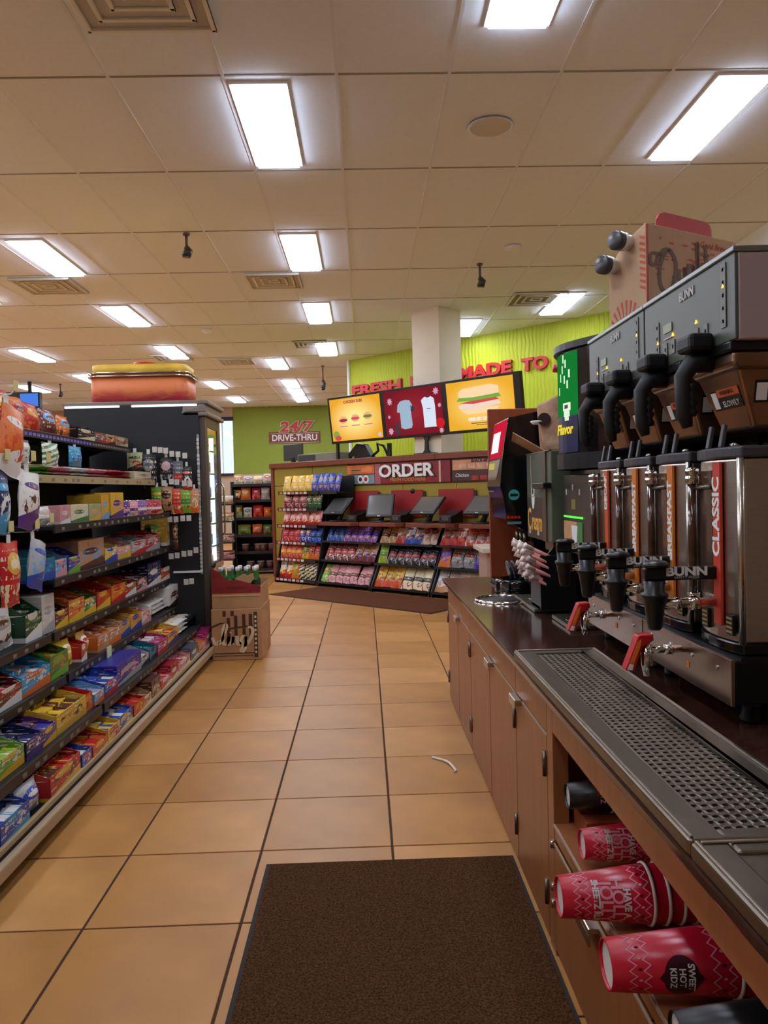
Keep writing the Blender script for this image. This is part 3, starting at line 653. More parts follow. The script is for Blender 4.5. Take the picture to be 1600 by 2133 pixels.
part(cs,'tape_line',MB().box(-1.16,-.80,5.8665,5.869,.478,.486),mat('tape',(205,165,120),.5))
part(cs,'torn_edge',MB().prism([(-1.0,.60),(-.93,.64),(-.9,.625),(-.86,.645),(-.85,.60),(-.88,.565)],'y',5.93,5.935),M_card)
ptext(cs,'lettering','RIESLING',.034,mat('dark_red',(85,14,12),.7),(-.98,5.8672,.54),(1,0,0),(0,0,1))
bt=None; M_bg=mat('bottle_green',(24,52,22),.1); M_foil=mat('green_foil',(45,105,40),.35)
for i in range(10):
    x=-1.11+.064*(i%5); y=5.98+.12*(i//5)
    lb='green-necked wine bottle in the open case, %s from left in the %s row'%(('first','second','third','fourth','fifth')[i%5],('front','back')[i//5])
    if bt is None:
        bt=thing('wine_bottle',lb,'bottle',(x,y,.3925),0,'bottles in the open wine case')
        MB().lathe([(.026,0),(.028,.004),(.028,.17),(.024,.195),(.013,.22),(.0125,.25)],n=16).build('glass_body',M_bg,bt)
        MB().lathe([(.0285,.06),(.0285,.14)],n=16,caps=False).build('label_band',M_inkw,bt)
        MB().lathe([(.025,.195),(.016,.225),(.0155,.262)],n=14,caps=False).build('foil',M_foil,bt); MB().lathe([(.017,.262),(.0175,.29),(.014,.295)],n=14).build('cap',M_white,bt)
    else: dup(bt,(x,y,.3925),label=lb)
# ================================================================== ORDER COUNTER (45 degrees): local x along the counter, y away from the shopper
def OT(name,label,cat,s,d,z=0,group=None): return thing(name,label,cat,W2(s,d,z),RZ,group)
M_olive=mat('olive_panel',(150,132,36),.5,noise=.06,nscale=2); M_redp=mat('red_panel',(150,26,32),.45); M_cap=mat('counter_cap',(118,56,36),.35,noise=.1,nscale=6,stretch=(1,8,8))
T=OT('order_counter','olive half wall of the order counter with a wooden cap','counter',0,.45)
for i in range(6): MB().box(-2.36+i*.85,-2.36+(i+1)*.85-.006,0,.08,0.001,1.33).build('lower_panel',M_olive,T,bevel=.003); MB().box(-2.36+i*.85,-2.36+(i+1)*.85-.006,0,.08,1.336,1.59).build('upper_panel',M_olive,T,bevel=.003)
[MB().box(a,b_,-.05,c_,1.59,1.665).build('cap',M_cap,T,bevel=.008) for a,b_,c_ in ((-2.42,.24,.5),(.24,.76,.11),(.76,2.8,.5))]; MB().box(-2.42,-2.36,-.02,.45,0,1.59).build('end_post',M_cap,T,bevel=.004)
MB().box(-2.36,2.74,.08,.14,0,1.59).build('core',M_blackm,T)
# sign board on the wall
T=OT('order_sign','long maroon ORDER FRESH FOOD HERE sign with food pictures','sign',0,.435,1.32)
M_mar=mat('maroon',(132,24,36),.4); M_frm=mat('sign_frame',(52,26,22),.4)
MB().box(-.79,2.3,0,.012,-.012,.268).build('frame',M_frm,T,bevel=.003); MB().box(-.27,.97,-.01,0,0,.255).build('order_panel',M_mar,T,bevel=.002)
MB().box(-.27,-.17,-.012,-.01,0,.255).build('shade_strip',mat('maroon_pale',(160,88,96),.4),T); MB().box(.80,.83,-.018,-.01,0,.255).build('silver_strip',M_steel,T)  # paler strip at the left end of the order panel
MB().box(.83,.97,-.012,-.01,0,.255).build('end_strip',mat('maroon_dark',(122,26,42),.4),T)
def pic(x0,x1,z0,z1,m): return MB().box(x0,x1,-.01,0,z0,z1).build('picture',m,T)
pic(-.78,-.28,.135,.25,mat('pic_orange',(206,105,52),.5,noise=.3,nscale=7)); pic(-.78,-.28,.005,.125,mat('pic_blue',(118,138,140),.5,noise=.15,nscale=9))
MB().prism([(-.52,.16),(-.32,.15),(-.29,.215),(-.4,.24),(-.5,.215)],'y',-.013,-.01).build('hot_dog_print',mat('pic_dog',(222,120,60),.5,noise=.2,nscale=20),T)
MB().box(-.72,-.52,-.0125,-.01,.165,.205).build('price_print',mat('print_olive',(165,125,45),.5),T); MB().box(-.70,-.54,-.0135,-.0125,.18,.19).build('price_line',M_frm,T)
for i,cx in enumerate((-.535,-.435)):
    MB().lathe([(.052,-.011),(.052,-.013)],(cx,0,.065),'y',20).build('cup_ring',M_letter,T); MB().lathe([(.03,-.013),(.03,-.0145)],(cx,0,.065),'y',20).build('cup_center',mat('cup_dark%d'%i,((60,38,30),(150,40,40))[i],.4),T)
pic(1.0,2.3,.13,.25,mat('pic_tan',(196,138,96),.5,noise=.25,nscale=6)); pic(1.0,2.3,.005,.122,mat('pic_brown',(66,40,34),.5,noise=.25,nscale=6))
for i in range(4): MB().box(1.1+i*.13,1.21+i*.13,-.014,-.01,.145,.20).build('sub_print',mat('pic_sub',(208,160,132),.5,noise=.2,nscale=20),T,bevel=.002); MB().box(1.28+i*.12,1.38+i*.12,-.014,-.01,.01,.06).build('food_print',mat('pic_red',(168,36,34),.5,noise=.3,nscale=20),T,bevel=.002)
text('lettering','SNACK-MITE',.05,M_frm,T,frame((1.42,-.013,.23),(1,0,0),(0,0,1)),off=.002); text('lettering','Chicken',.06,M_letter,T,frame((1.14,-.014,.07),(1,0,0),(0,0,1)),shear=.3)
text('lettering_shadow','ORDER',.215,mat('letter_brown',(40,16,14),.5),T,frame((.275,-.0125,.143),(1,0,0),(0,0,1)),ext=.002,off=.013,sx=1.28); text('lettering','ORDER',.215,M_letter,T,frame((.26,-.02,.15),(1,0,0),(0,0,1)),ext=.006,off=.0065,sx=1.28)
text('lettering','FRESH FOOD HERE',.06,mat('gold_letter',(190,135,35),.5),T,frame((.29,-.013,.045),(1,0,0),(0,0,1)),off=.001,sx=1.15)
# menu screens
T=OT('menu_screens','row of three lit menu screens in a black frame above the counter','screens',0,.5,1.88)
T.rotation_euler=(0,0,RZ); TL=-.11
def tilt(o): o.rotation_euler[0]=-TL*-1; return o
def tb(name,mb,m,b=0): o=mb.build(name,m,T,bevel=b); o.rotation_euler[0]=.11; return o
tb('frame',MB().box(-1.15,1.95,0,.06,0,.625),M_black,.004)
scr=[(-1.11,-.17,screenmat('screen_yellow',(226,160,38),(250,232,150),1.0)),(-.10,.84,screenmat('screen_red',(120,26,38),(150,40,50),.9)),(.92,1.86,screenmat('screen_gold',(225,165,45),(248,205,110),1.0))]
for x0,x1,m in scr: tb('screen',MB().box(x0,x1,-.004,0,.035,.595),m)
def ep(name,poly,m,y=-.006): return tb(name,MB().prism(poly,'y',y,-.004),m)
E1=lambda n,c,s=1: emat('screen_'+n,c,s)
def ell(cx,cz,a,b,n=18): return [(cx+a*math.cos(2*PI*i/n),cz+b*math.sin(2*PI*i/n)) for i in range(n)]
for i,cx in enumerate((-.87,-.64,-.41)):
    ep('burger_picture',ell(cx,.31+.012*i,.075,.05),E1('bun',(225,170,120))); ep('burger_filling',ell(cx,.305+.012*i,.08,.02),E1('fill%d'%i,((150,45,80),(200,80,90),(110,120,60))[i]),-.0075); ep('caption',[(cx-.075,.22),(cx+.075,.22),(cx+.075,.232),(cx-.075,.232)],E1('mauve',(190,120,150)))
ep('lettuce_picture',ell(-1.03,.12,.06,.05),E1('leaf',(110,165,70))); ep('tomato_picture',ell(-1.0,.075,.06,.035),E1('tomato',(205,70,70)),-.0075); ep('mark',ell(-.22,.08,.03,.03),E1('lav',(190,180,220)))
def st(body,size,c,x,z,**k):
    o=text('lettering',body,size,E1(c[0],c[1]),T,frame((x,-.0055,z),(1,0,0),(0,0,1)),ext=.0005,**k); o.matrix_basis=Euler((.11,0,0)).to_matrix().to_4x4()@o.matrix_basis; return o
st('CHICKEN SUBS',.052,('plum',(165,60,70)),-.66,.54,off=.002)
ep('shirt_picture',[(.18,.46),(.13,.42),(.11,.33),(.16,.32),(.16,.13),(.22,.11),(.33,.12),(.35,.16),(.34,.34),(.37,.40),(.33,.46),(.26,.47)],E1('grey_shirt',(150,172,192))); ep('sleeve_picture',[(.34,.40),(.40,.37),(.39,.31),(.34,.33)],E1('dark_sleeve',(60,55,62)))
ep('shirt_picture',[(.56,.47),(.52,.44),(.54,.34),(.54,.11),(.73,.11),(.73,.36),(.72,.45),(.67,.48),(.60,.48)],E1('white_shirt',(205,215,230))); ep('collar_picture',ell(.63,.475,.035,.01),E1('dark_sleeve',(60,55,62)),-.0075); ep('pocket_print',[(.60,.33),(.66,.33),(.66,.336),(.60,.336)],E1('dark_sleeve',(60,55,62)),-.0075)
for x in (.06,.10): ep('bottle_picture',[(x,.05),(x+.03,.05),(x+.03,.20),(x,.20)],E1('dark_sleeve',(60,55,62)))
ep('ball_picture',ell(.79,.15,.07,.06),E1('scarlet',(190,30,36)))
for x,z,r in ((-.0,.47,.05),(.76,.53,.05),(.80,.36,.03),(-.02,.10,.05),(.80,.06,.04),(-.03,.28,.025)):
    P=[]
    for i in range(16): a=2*PI*i/16; q=r if i%2==0 else r*.55; P.append((x+q*math.cos(a),z+q*math.sin(a)))
    ep('snowflake',P,E1('snow',(196,150,170)))
ep('bread_picture',[(1.1,.40),(1.09,.47),(1.15,.51),(1.55,.53),(1.66,.50),(1.66,.41)],E1('bread',(240,205,160))); ep('lettuce_layer',[(1.06,.37),(1.1,.41),(1.3,.40),(1.66,.42),(1.69,.38),(1.4,.355)],E1('leaf',(110,165,70)),-.0075)
ep('tomato_layer',[(1.1,.345),(1.25,.36),(1.62,.375),(1.66,.35),(1.3,.325)],E1('tomato',(205,70,70)),-.009); ep('meat_layer',[(1.08,.32),(1.2,.345),(1.65,.345),(1.68,.30),(1.3,.27),(1.1,.28)],E1('meat',(225,205,190)),-.0075); ep('bun_base',[(1.1,.27),(1.66,.28),(1.6,.22),(1.2,.21)],E1('bread',(240,205,160)))
st('GRILLED CHICKEN',.05,('white_txt',(235,225,225)),1.42,.15,off=.003); ep('caption',[(1.25,.10),(1.6,.10),(1.6,.11),(1.25,.11)],E1('brown_txt',(120,85,40))); ep('caption',[(1.32,.08),(1.53,.08),(1.53,.088),(1.32,.088)],E1('brown_txt',(120,85,40)))
MB().prism([(.46,-.2),(.58,-.2),(.545,-.16),(.54,-.05),(.56,.0),(.56,.03),(.48,.03),(.48,0),(.5,-.05),(.495,-.16)],'y',.02,.05).build('post',M_black,T)
MB().box(.36,.68,-.03,.06,-.214,-.2).build('foot',M_black,T,bevel=.004); MB().box(-1.1,-1.06,.03,.06,-.214,.1).build('post',M_black,T); MB().box(1.86,1.9,.03,.06,-.214,.1).build('post',M_black,T)
# ---- items on the counter cap
T=OT('cash_monitor','dark monitor seen from behind at the counter end','monitor',-2.2,.62,1.666)
MB().box(-.22,.2,.06,.1,.04,.28).build('casing',mat('monitor_back',(48,52,50),.5),T,bevel=.008); MB().box(-.03,.03,.05,.09,.0,.08).build('stand',M_black,T)
MB().box(-.12,.12,.0,.16,.0,.012).build('foot',M_black,T,bevel=.003)
T=OT('steel_tray_box','low grey steel box on the wooden counter cap','box',-1.55,.6,1.666)
MB().box(-.45,.42,0,.22,.0,.115).build('body',mat('grey_box',(128,122,108),.45),T,bevel=.006); MB().box(-.43,-.06,-.004,0,.012,.1).build('dark_front',mat('dark_grey',(60,58,54),.4),T,bevel=.002)
T=OT('camera_bracket','black equipment bracket under the left menu screen','bracket',-.85,.72,1.666)
MB().prism([(-.2,0),(.25,0),(.2,.06),(.1,.2),(-.05,.22),(-.22,.08)],'y',0,.1).build('body',M_black,T,bevel=.01); MB().tube([(.2,.05,.03),(.32,.05,.1),(.3,.05,.2),(.42,.05,.16),(.5,.05,.02)],.018,8).build('cable',M_black,T); MB().cyl((-.1,-.01,.02),.025,.02,'y',12).build('knob',M_chrome,T); MB().box(.5,.55,.03,.07,0,.19).build('pole',M_blackm,T)
T=OT('kitchen_hood','long brushed steel kitchen unit against the lime wall','kitchen unit',2.2,2.0,0)
MB().box(-1.0,1.4,0,.44,.02,1.98).build('body',mat('pale_steel',(178,164,148),.35,.6),T,bevel=.01); MB().box(-.9,-.5,-.006,0,1.75,1.9).build('panel',M_steel,T,bevel=.003); MB().box(-.95,1.35,.03,.4,0,.02).build('plinth',M_black,T)
T=OT('kitchen_divider','white upright divider behind the menu screens','divider',-.75,2.2,0)
MB().box(-.12,.1,0,.25,.02,2.3).build('body',M_white,T,bevel=.006); MB().box(-.1,.08,.02,.2,0,.02).build('plinth',M_black,T)
T=OT('kitchen_screen','small grey kitchen screen at the right end of the cap','monitor',1.62,.65,1.666)
MB().box(-.17,.18,.05,.08,.03,.25).build('casing',mat('lav_grey',(150,150,165),.4),T,bevel=.012); MB().box(-.14,.15,.046,.05,.06,.22).build('screen',mat('dark_screen',(70,68,78),.2),T); MB().box(-.08,.08,.0,.12,.0,.03).build('foot',M_black,T)
# ---- wall letters
def wtxt(body,s0,s1,z,h,lb):
    me=text_mesh(body,h*1.38,ext=.02,off=.011); xs=[v.co.x for v in me.vertices]; k=(s1-s0)/(max(xs)-min(xs)); ys=[v.co.y for v in me.vertices]; ky=h/(max(ys)-min(ys)); y0=min(ys)
    for v in me.vertices: v.co.x=(v.co.x-min(xs))*k; v.co.y=(v.co.y-y0)*ky
    me.materials.clear(); me.materials.append(mat('wall_letter_red',(196,32,38),.45))
    o=bpy.data.objects.new('wall_lettering',me); COL.objects.link(o); f=frame(W2(s0,2.478,z),(.70711,-.70711,0),(0,0,1)); o.matrix_world=f
    tag(o,lb,'sign',None)
wtxt('FRESH',-2.74,-1.63,2.825,.18,'raised red letters reading FRESH left of the column'); wtxt('FOOD',-1.43,-.66,2.83,.18,'raised red letters reading FOOD mostly hidden behind the column')
wtxt('MADE',-.47,.47,2.84,.185,'raised red letters reading MADE on the lime wall'); wtxt('TO',.63,1.06,2.83,.185,'raised red letters reading TO on the lime wall'); wtxt('ORDER',1.19,2.4,2.83,.185,'raised red letters reading ORDER partly behind the coffee machines')
# drive thru sign
T=thing('drive_thru_sign','red 24/7 DRIVE-THRU sign on the far green wall','sign',(-1.78,20.47,2.5))
MB().box(-.66,.66,0,.03,0,.30).build('board',mat('sign_maroon',(118,52,44),.5),T,bevel=.01); MB().box(-.63,.63,-.006,0,.255,.265).build('line',mat('sign_cream',(215,190,160),.5),T)
MB().box(-.64,.64,-.005,0,.01,.022).build('line',mat('sign_cream',(215,190,160),.5),T)
text('lettering','DRIVE-THRU',.225,M_letter,T,frame((0,-.008,.14),(1,0,0),(0,0,1)),ext=.004,off=.005,sx=.93)
text('lettering_edge','24/7',.36,mat('sign_cream',(215,190,160),.5),T,frame((.03,-.004,.42),(1,0,0),(0,0,1)),ext=.002,off=.026,shear=.15,sx=1.3); text('lettering','24/7',.36,mat('sign_red',(188,52,46),.5),T,frame((.03,-.012,.42),(1,0,0),(0,0,1)),ext=.006,off=.01,shear=.15,sx=1.3)
# ---- kiosks: shelf, touch screen, card reader, red back panel
M_scr=mat('screen_glass',(92,94,94),.12,coat=.5); 
KN=['first kiosk from the tall chip rack','second kiosk from the tall chip rack','third kiosk from the tall chip rack','kiosk partly hidden by the wood partition']
for i,(s0,yaw,ti) in enumerate(((-.66,0,.8),(.10,.25,.28),(.87,-.02,.85),(1.66,0,.85))):
    T=OT('kiosk_shelf','reddish wooden bracket shelf under the '+KN[i],'shelf',s0,.43,.80)
    MB().prism([(-.30,0),(.42,0),(.42,-.36),(.36,-.44),(-.24,-.44),(-.30,-.36)],'z',0,.045).build('board',M_cap,T,bevel=.004); MB().prism([(0,0),(-.3,0),(0,-.14)],'x',-.02,.02).build('bracket',M_blackm,T)
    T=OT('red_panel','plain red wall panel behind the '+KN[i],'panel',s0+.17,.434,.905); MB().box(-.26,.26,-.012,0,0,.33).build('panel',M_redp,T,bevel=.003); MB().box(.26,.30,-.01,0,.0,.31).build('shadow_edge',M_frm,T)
    T=thing('touch_screen','black tilted ordering touch screen of the '+KN[i],'touch screen',W2(s0-.07,.2,.846),RZ+yaw)
    MB().lathe([(.13,0),(.13,.012),(.11,.02)],n=24).build('foot',M_black,T); MB().tube([(0,.0,.015),(0,.05,.08),(0,.03,.16)],[.035,.03,.03],8).build('arm',M_black,T)
    h=MB().box(-.19,.19,-.015,.015,-.15,.15).build('housing',M_black,T,(0,0,.20),bevel=.012); h.rotation_euler[0]=-ti
    MB().box(-.165,.165,-.017,-.015,-.115,.13).build('screen',M_scr,h); MB().box(-.02,.02,-.0175,-.016,-.136,-.128).build('badge',M_letter,h)
    T=OT('card_reader','black card terminal on the shelf of the '+KN[i],'card terminal',s0+.25,.22,.846)
    MB().prism([(-.1,0),(.12,0),(.12,.15),(.0,.10),(-.1,.085)],'x',-.09,.09).build('body',M_black,T,bevel=.008); MB().box(-.05,.05,-.103,-.1,.03,.07).build('keypad',mat('keys_grey',(70,68,66),.5),T)
tag(MB().lathe([(.03,0),(.03,.012),(.02,.02),(.0005,.022)],axis='y',n=14).build('wall_sensor',M_black,None,W2(.37,.425,1.22),RZ+PI),'small round black sensor on the olive wall between kiosks','sensor')
# ---- chip racks
M_rackt=mat('rack_tag',(205,120,115),.5)
def rack(label,s0,s1,d,shelves,sx,top,loc_s=0):
    T=OT('chip_rack',label,'rack',s0,0); w=s1-s0
    for x in (0,w-.02): MB().prism([(0,0),(.40,0),(.40,top),(.34,top),(0,.08)] if top>1 else [(0,0),(.40,0),(.40,top),(.36,top),(0,.06)],'x',x,x+.02).build('side_frame',M_blackm,T)
    MB().box(.02,w-.02,.385,.4,.02,top).build('back_panel',M_blackm,T)
    for z,y0 in shelves:
        sh=MB().add([(.02,y0,z),(w-.02,y0,z),(w-.02,.385,z-.02),(.02,.385,z-.02),(.02,y0,z-.012),(w-.02,y0,z-.012),(w-.02,.385,z-.032),(.02,.385,z-.032)],[(0,1,2,3),(7,6,5,4),(0,4,5,1),(1,5,6,2),(2,6,7,3),(3,7,4,0)]).build('shelf',M_blackm,T)
        MB().box(.02,w-.02,y0-.01,y0,z-(.03 if sx else .014),z+(.018 if sx else .012)).build('price_rail',M_blackm,sh)
        if sx:
            tg=MB(); x=.05
            while x<w*.72: tg.box(x,x+.06,y0-.012,y0-.01,z-.022,z+.008,int(x*9)%2); x+=.085
            tag(tg.build('price_tags',[M_rackt,M_tagw],sh),None,kind='stuff')
    return T
def bags(s0,s1,d,z,n,cols,style,h,lb,grp=None,t=.07,lean=.22,name='chip_bag',cat='chip bag',tint=0):
    w=(s1-s0)/n; h=h*(1.14 if lean>.3 else 1); me=bag_mesh(w*1.02,h,t,pmat(cols,style,.3),int(s0*100)%89)
    for i in range(n):
        o=link(name,me,None,W2(s0+w*(i+.5),d+.04+.006*(i%2),z+.004+.004*(i%2)),RZ)
        o.rotation_euler=(-lean-.04*math.sin(i*2.1),.05*math.sin(i*1.7),RZ+.12*math.sin(i*2.7))
        tag(o,lb,cat,grp or lb.split(' bag')[0]+' bags' if n>1 else None)
R1='of the tall rack'
rack('tall black chip rack at the left end of the order counter',-1.85,-.98,0,[(.055,.0),(.33,.02),(.555,.04),(.785,.06),(1.01,.08),(1.235,.10)],True,1.44)
T=[o for o in bpy.data.objects if o.name=='chip_rack'][0]
sh=MB().box(.87,1.22,.10,.385,1.213,1.235).build('shelf_wing',M_blackm,T); MB().box(.87,1.22,.385,.40,1.1,1.44).build('back_wing',M_blackm,T); MB().box(.88,1.21,.09,.10,1.205,1.253).build('price_rail',M_blackm,sh)
bags(-1.82,-1.22,.12,1.235,4,'yellow gold cream',1,.23,'yellow chip bag in the top row '+R1); bags(-1.22,-.66,.12,1.235,5,'blue skyblue tan',1,.24,'light blue chip bag in the top row '+R1)
bags(-1.80,-1.3,.10,1.01,3,'maroon tan pink',1,.21,'maroon chip bag in the second row '+R1); bags(-1.3,-1.0,.10,1.01,3,'darkgreen tan green',1,.22,'dark green chip bag in the second row '+R1)
bags(-1.78,-1.0,.08,.785,6,'pink red cream',2,.20,'pink and cream chip bag in the third row '+R1)
bags(-1.80,-1.42,.06,.555,3,'red crimson pink',4,.21,'red chip bag in the fourth row '+R1); bags(-1.42,-1.2,.06,.555,2,'royal orange white',1,.21,'blue and orange chip bag in the fourth row '+R1); bags(-1.2,-1.0,.06,.555,2,'blue navy skyblue',4,.2,'plain blue chip bag in the fourth row '+R1)
bags(-1.81,-1.35,.04,.33,4,'orangered yellow pink',4,.21,'orange-red chip bag in the fifth row '+R1); bags(-1.35,-1.23,.04,.33,1,'green yellow red',2,.2,'single green and yellow chip bag in the fifth row '+R1); bags(-1.23,-1.0,.04,.33,2,'red orange maroon',2,.21,'red and orange chip bag in the fifth row '+R1)
bags(-1.82,-1.56,.02,.055,2,'white red yellow',2,.25,'white and red chip bag at the foot '+R1); bags(-1.56,-1.42,.02,.055,1,'orange yellow lime',1,.24,'single orange chip bag at the foot '+R1); bags(-1.42,-1.0,.02,.055,4,'cream black olive',3,.23,'cream and black striped chip bag at the foot '+R1)
def lowrack(s0,s1,lb): return rack(lb,s0,s1,0,[(.06,-.02),(.34,.06),(.585,.10)],False,.76)
lowrack(-.96,.0,'low black chip rack under the first kiosk'); lowrack(.02,.96,'low black chip rack under the second and third kiosks'); lowrack(.98,1.92,'low black chip rack behind the coffee counter corner')
L1='of the first low rack'; L2='of the middle low rack'; L3='of the right low rack'
bags(-.94,-.62,.12,.585,3,'blue navy skyblue',4,.20,'dark blue chip bag in the top row '+L1,lean=.5); bags(-.62,-.02,.12,.585,5,'violet royal pink',4,.21,'violet chip bag in the top row '+L1,lean=.5); bags(-.94,-.4,.08,.34,4,'maroon red white',4,.21,'maroon and white chip bag in the middle row '+L1,lean=.5); bags(-.4,-.02,.08,.34,3,'tan maroon royal',2,.21,'tan and maroon chip bag in the middle row '+L1,lean=.5)
bags(-.94,-.82,.0,.06,1,'lime orange cream',1,.22,'single lime chip bag in the bottom row '+L1,lean=.55); bags(-.82,-.02,.0,.06,6,'pink maroon slate',4,.22,'dusky pink chip bag in the bottom row '+L1,lean=.55)
bags(.04,.30,.12,.585,2,'tan brown cream',4,.2,'plain tan chip bag in the top row '+L2,lean=.45); bags(.30,.44,.12,.585,1,'white red tan',2,.24,'single white and red chip bag in the top row '+L2,lean=.45); bags(.44,.72,.12,.585,2,'white blue tan',2,.22,'white and blue chip bag in the top row '+L2,lean=.45); bags(.72,.94,.12,.585,2,'offwhite crimson orange',1,.21,'off-white chip bag with red label in the top row '+L2,lean=.5)
bags(.04,.18,.08,.34,1,'lime green gold',4,.22,'single bright lime chip bag in the middle row '+L2,lean=.35); bags(.18,.94,.08,.34,6,'black crimson silver',4,.21,'black chip bag with red band in the middle row '+L2,lean=.5)
bags(.04,.48,.0,.06,3,'yellow orangered olive',2,.25,'yellow and orange chip bag in the bottom row '+L2,lean=.5); bags(.48,.94,.0,.06,3,'cream black crimson',4,.24,'cream and black chip bag in the bottom row '+L2,lean=.5)
bags(1.0,1.35,.12,.585,3,'offwhite red orangered',2,.21,'off-white and red chip bag in the top row '+L3,lean=.5); bags(1.35,1.9,.12,.585,4,'orangered silver white',4,.19,'orange-red chip bag in the top row '+L3,lean=.5)
bags(1.0,1.16,.08,.34,1,'purple orange violet',2,.25,'single purple and orange chip bag in the middle row '+L3,lean=.4); bags(1.16,1.5,.08,.34,2,'grey crimson brown',1,.21,'grey chip bag in the middle row '+L3,lean=.5); bags(1.5,1.9,.08,.34,3,'royal tan violet',1,.21,'royal blue chip bag in the middle row '+L3,lean=.5)
bags(1.0,1.9,.0,.06,6,'silver tan white',2,.25,'silver chip bag in the bottom row '+L3,lean=.5)
# ---- bread rack and its neighbour
T=thing('bread_rack','black bread rack left of the tall chip rack','rack',(-1.71,12.0,0))
b=MB(); b.box(-.33,-.305,0,.45,0,1.42); b.box(.305,.33,0,.45,0,1.42); 
for x0,x1 in ((-.33,-.305),(.305,.33)): MB().box(x0,x1,0,.45,0,1.42).build('side_frame',M_blackm,T)
MB().box(-.305,.305,.43,.45,.02,1.42).build('back_panel',M_blackm,T)
BZ=[.08,.345,.60,.86,1.13,1.37]
for z in BZ:
    sh=MB().box(-.305,.305,-.02,.43,z-.025,z).build('shelf',M_blackm,T); MB().box(-.3,.3,-.03,-.02,z-.03,z+.012).build('price_rail',M_rail,sh)
def bg(x,z,w,h,cols,stl,lb,t=.1,y=12.06,g=None,name='bread_bag',cat='bag'):
    o=link(name,bag_mesh(w,h,t,pmat(cols,stl),int(x*100+z*31)%83),None,(x,y,z+.004)); o.rotation_euler[0]=-.12; tag(o,lb,cat,g)
B_='on the bread rack'
for x,z,w,h,c,s,lb in ((-1.93,1.37,.14,.16,'tan cream white',2,'round tan bread loaf in clear wrap on top'),(-1.78,1.37,.14,.13,'offwhite violet cream',1,'white bread bag with violet mark on top'),(-1.63,1.37,.14,.13,'cream tan white',4,'cream bread bag on top'),(-1.48,1.37,.14,.16,'offwhite red cream',1,'white bread bag with red mark on top'),
 (-1.95,1.13,.11,.16,'gold brown cream',2,'gold bag at the left of the second shelf'),(-1.82,1.13,.15,.2,'orange sage orange',1,'large orange bag on the second shelf'),(-1.66,1.13,.13,.19,'red crimson pink',1,'red bag on the second shelf'),(-1.52,1.13,.13,.19,'offwhite silver tan',4,'off-white bag on the second shelf'),
 (-1.94,.86,.12,.2,'olive sage gold',2,'olive bag on the third shelf'),(-1.8,.86,.13,.16,'cream blue sage',1,'cream and blue bag on the third shelf'),(-1.64,.86,.15,.19,'red crimson orange',1,'tall red bag on the third shelf'),(-1.49,.86,.13,.16,'orangered orange gold',2,'orange-red bag on the third shelf'),
 (-1.86,.60,.2,.16,'olive lime sage',4,'wide olive green bag on the fourth shelf'),(-1.66,.60,.15,.16,'orange red tan',2,'orange and red bag on the fourth shelf'),(-1.5,.60,.14,.15,'green teal orange',1,'green and teal bag on the fourth shelf')): bg(x,z,w,h,c,s,lb+' '+'of the bread rack')
for i,(x,z) in enumerate(((-1.85,.345),(-1.66,.345),(-1.57,.345),(-1.45,.345),(-1.78,.08),(-1.62,.08),(-1.48,.08))):
    t=thing('snack_tub','%s brown snack tub on the %s shelf of the bread rack'%(('first','second','third','fourth','first','second','third')[i],'fifth' if i<4 else 'lowest'),'tub',(x,12.08,z+.001),0,'brown snack tubs on the bread rack')
    MB().lathe([(.045,0),(.055,.1),(.052,.1)],n=14).build('tub',mat('tub_brown',(112,62,46),.5),t); MB().lathe([(.058,.1),(.058,.115),(.05,.118)],n=14).build('lid',mat('tub_lid',(150,130,115),.4),t)
T=thing('pastry_stand','narrow black pastry stand beside the cooler','stand',(-2.06,11.5,0))
for z in (.02,.28,.53,.84,1.09): MB().box(-.12,.12,0,.35,z-.02,z).build('shelf',M_blackm,T)
for x in (-.12,.1): MB().box(x,x+.02,.33,.35,0,1.3).build('post',M_blackm,T)
for i,(z,c,ds) in enumerate(((1.09,'offwhite tan cream','off-white'),(.84,'tan cream brown','tan'),(.53,'brown tan offwhite','dark brown'),(.28,'brown pink tan','pink and brown'))): 
    for q in range(2): o=link('pastry_pack',bag_mesh(.18,.12,.07,pmat(c,2),i),None,(-2.06+.02*q,11.6+.09*q,z+.002),0); tag(o,'%s pastry pack on the narrow stand beside the cooler'%ds,'pastry','%s pastry packs'%ds)
# ================================================================== COFFEE COUNTER (right): faces the aisle (-x)
CT=.716
def cab(y0,y1,yb,label,doors,pulls,hinges):
    T=thing('base_cabinet',label,'cabinet',(.8,(y0+y1)/2,0))
    part(T,'body',MB().box(.50,1.15,yb,y1-.002,.03,.69),M_wood,.002); part(T,'plinth',MB().box(.53,1.13,yb,y1-.002,0,.03),M_blackm)
    part(T,'apron',MB().box(.478,.50,y0,y1-.003,.578,.69),M_wood,.002)
    for a,b in doors:
        d=part(T,'door',MB().box(.478,.50,a+.003,b-.003,.012,.568),M_wood,.002)
        sub(d,'top_edge',MB().box(.4772,.499,a+.003,b-.003,.568,.572),M_bump,T)
        for p in pulls:
            if a-.01<=p<=b+.01 and (abs(p-a)<.08 or abs(p-b)<.08): sub(d,'pull_tab',MB().box(.455,.48,p-.05,p+.05,.556,.575).box(.455,.460,p-.05,p+.05,.545,.558),M_steel,T,.003)
    for y in hinges:
        for z in (.455,.10): part(T,'hinge',MB().cyl((.474,y,z),.006,.07,n=8).box(.4745,.478,y-.012,y+.012,z+.01,z+.06),M_steeld)
cab(3.65,4.61,3.65,'wooden base cabinet at the far end of the coffee counter',((3.65,4.135),(4.14,4.61)),(4.09,),(3.66,4.6))
cab(2.54,3.648,2.54,'wooden two-door base cabinet in the middle of the coffee counter',((2.54,3.08),(3.085,3.648)),(3.03,),(2.55,3.64))
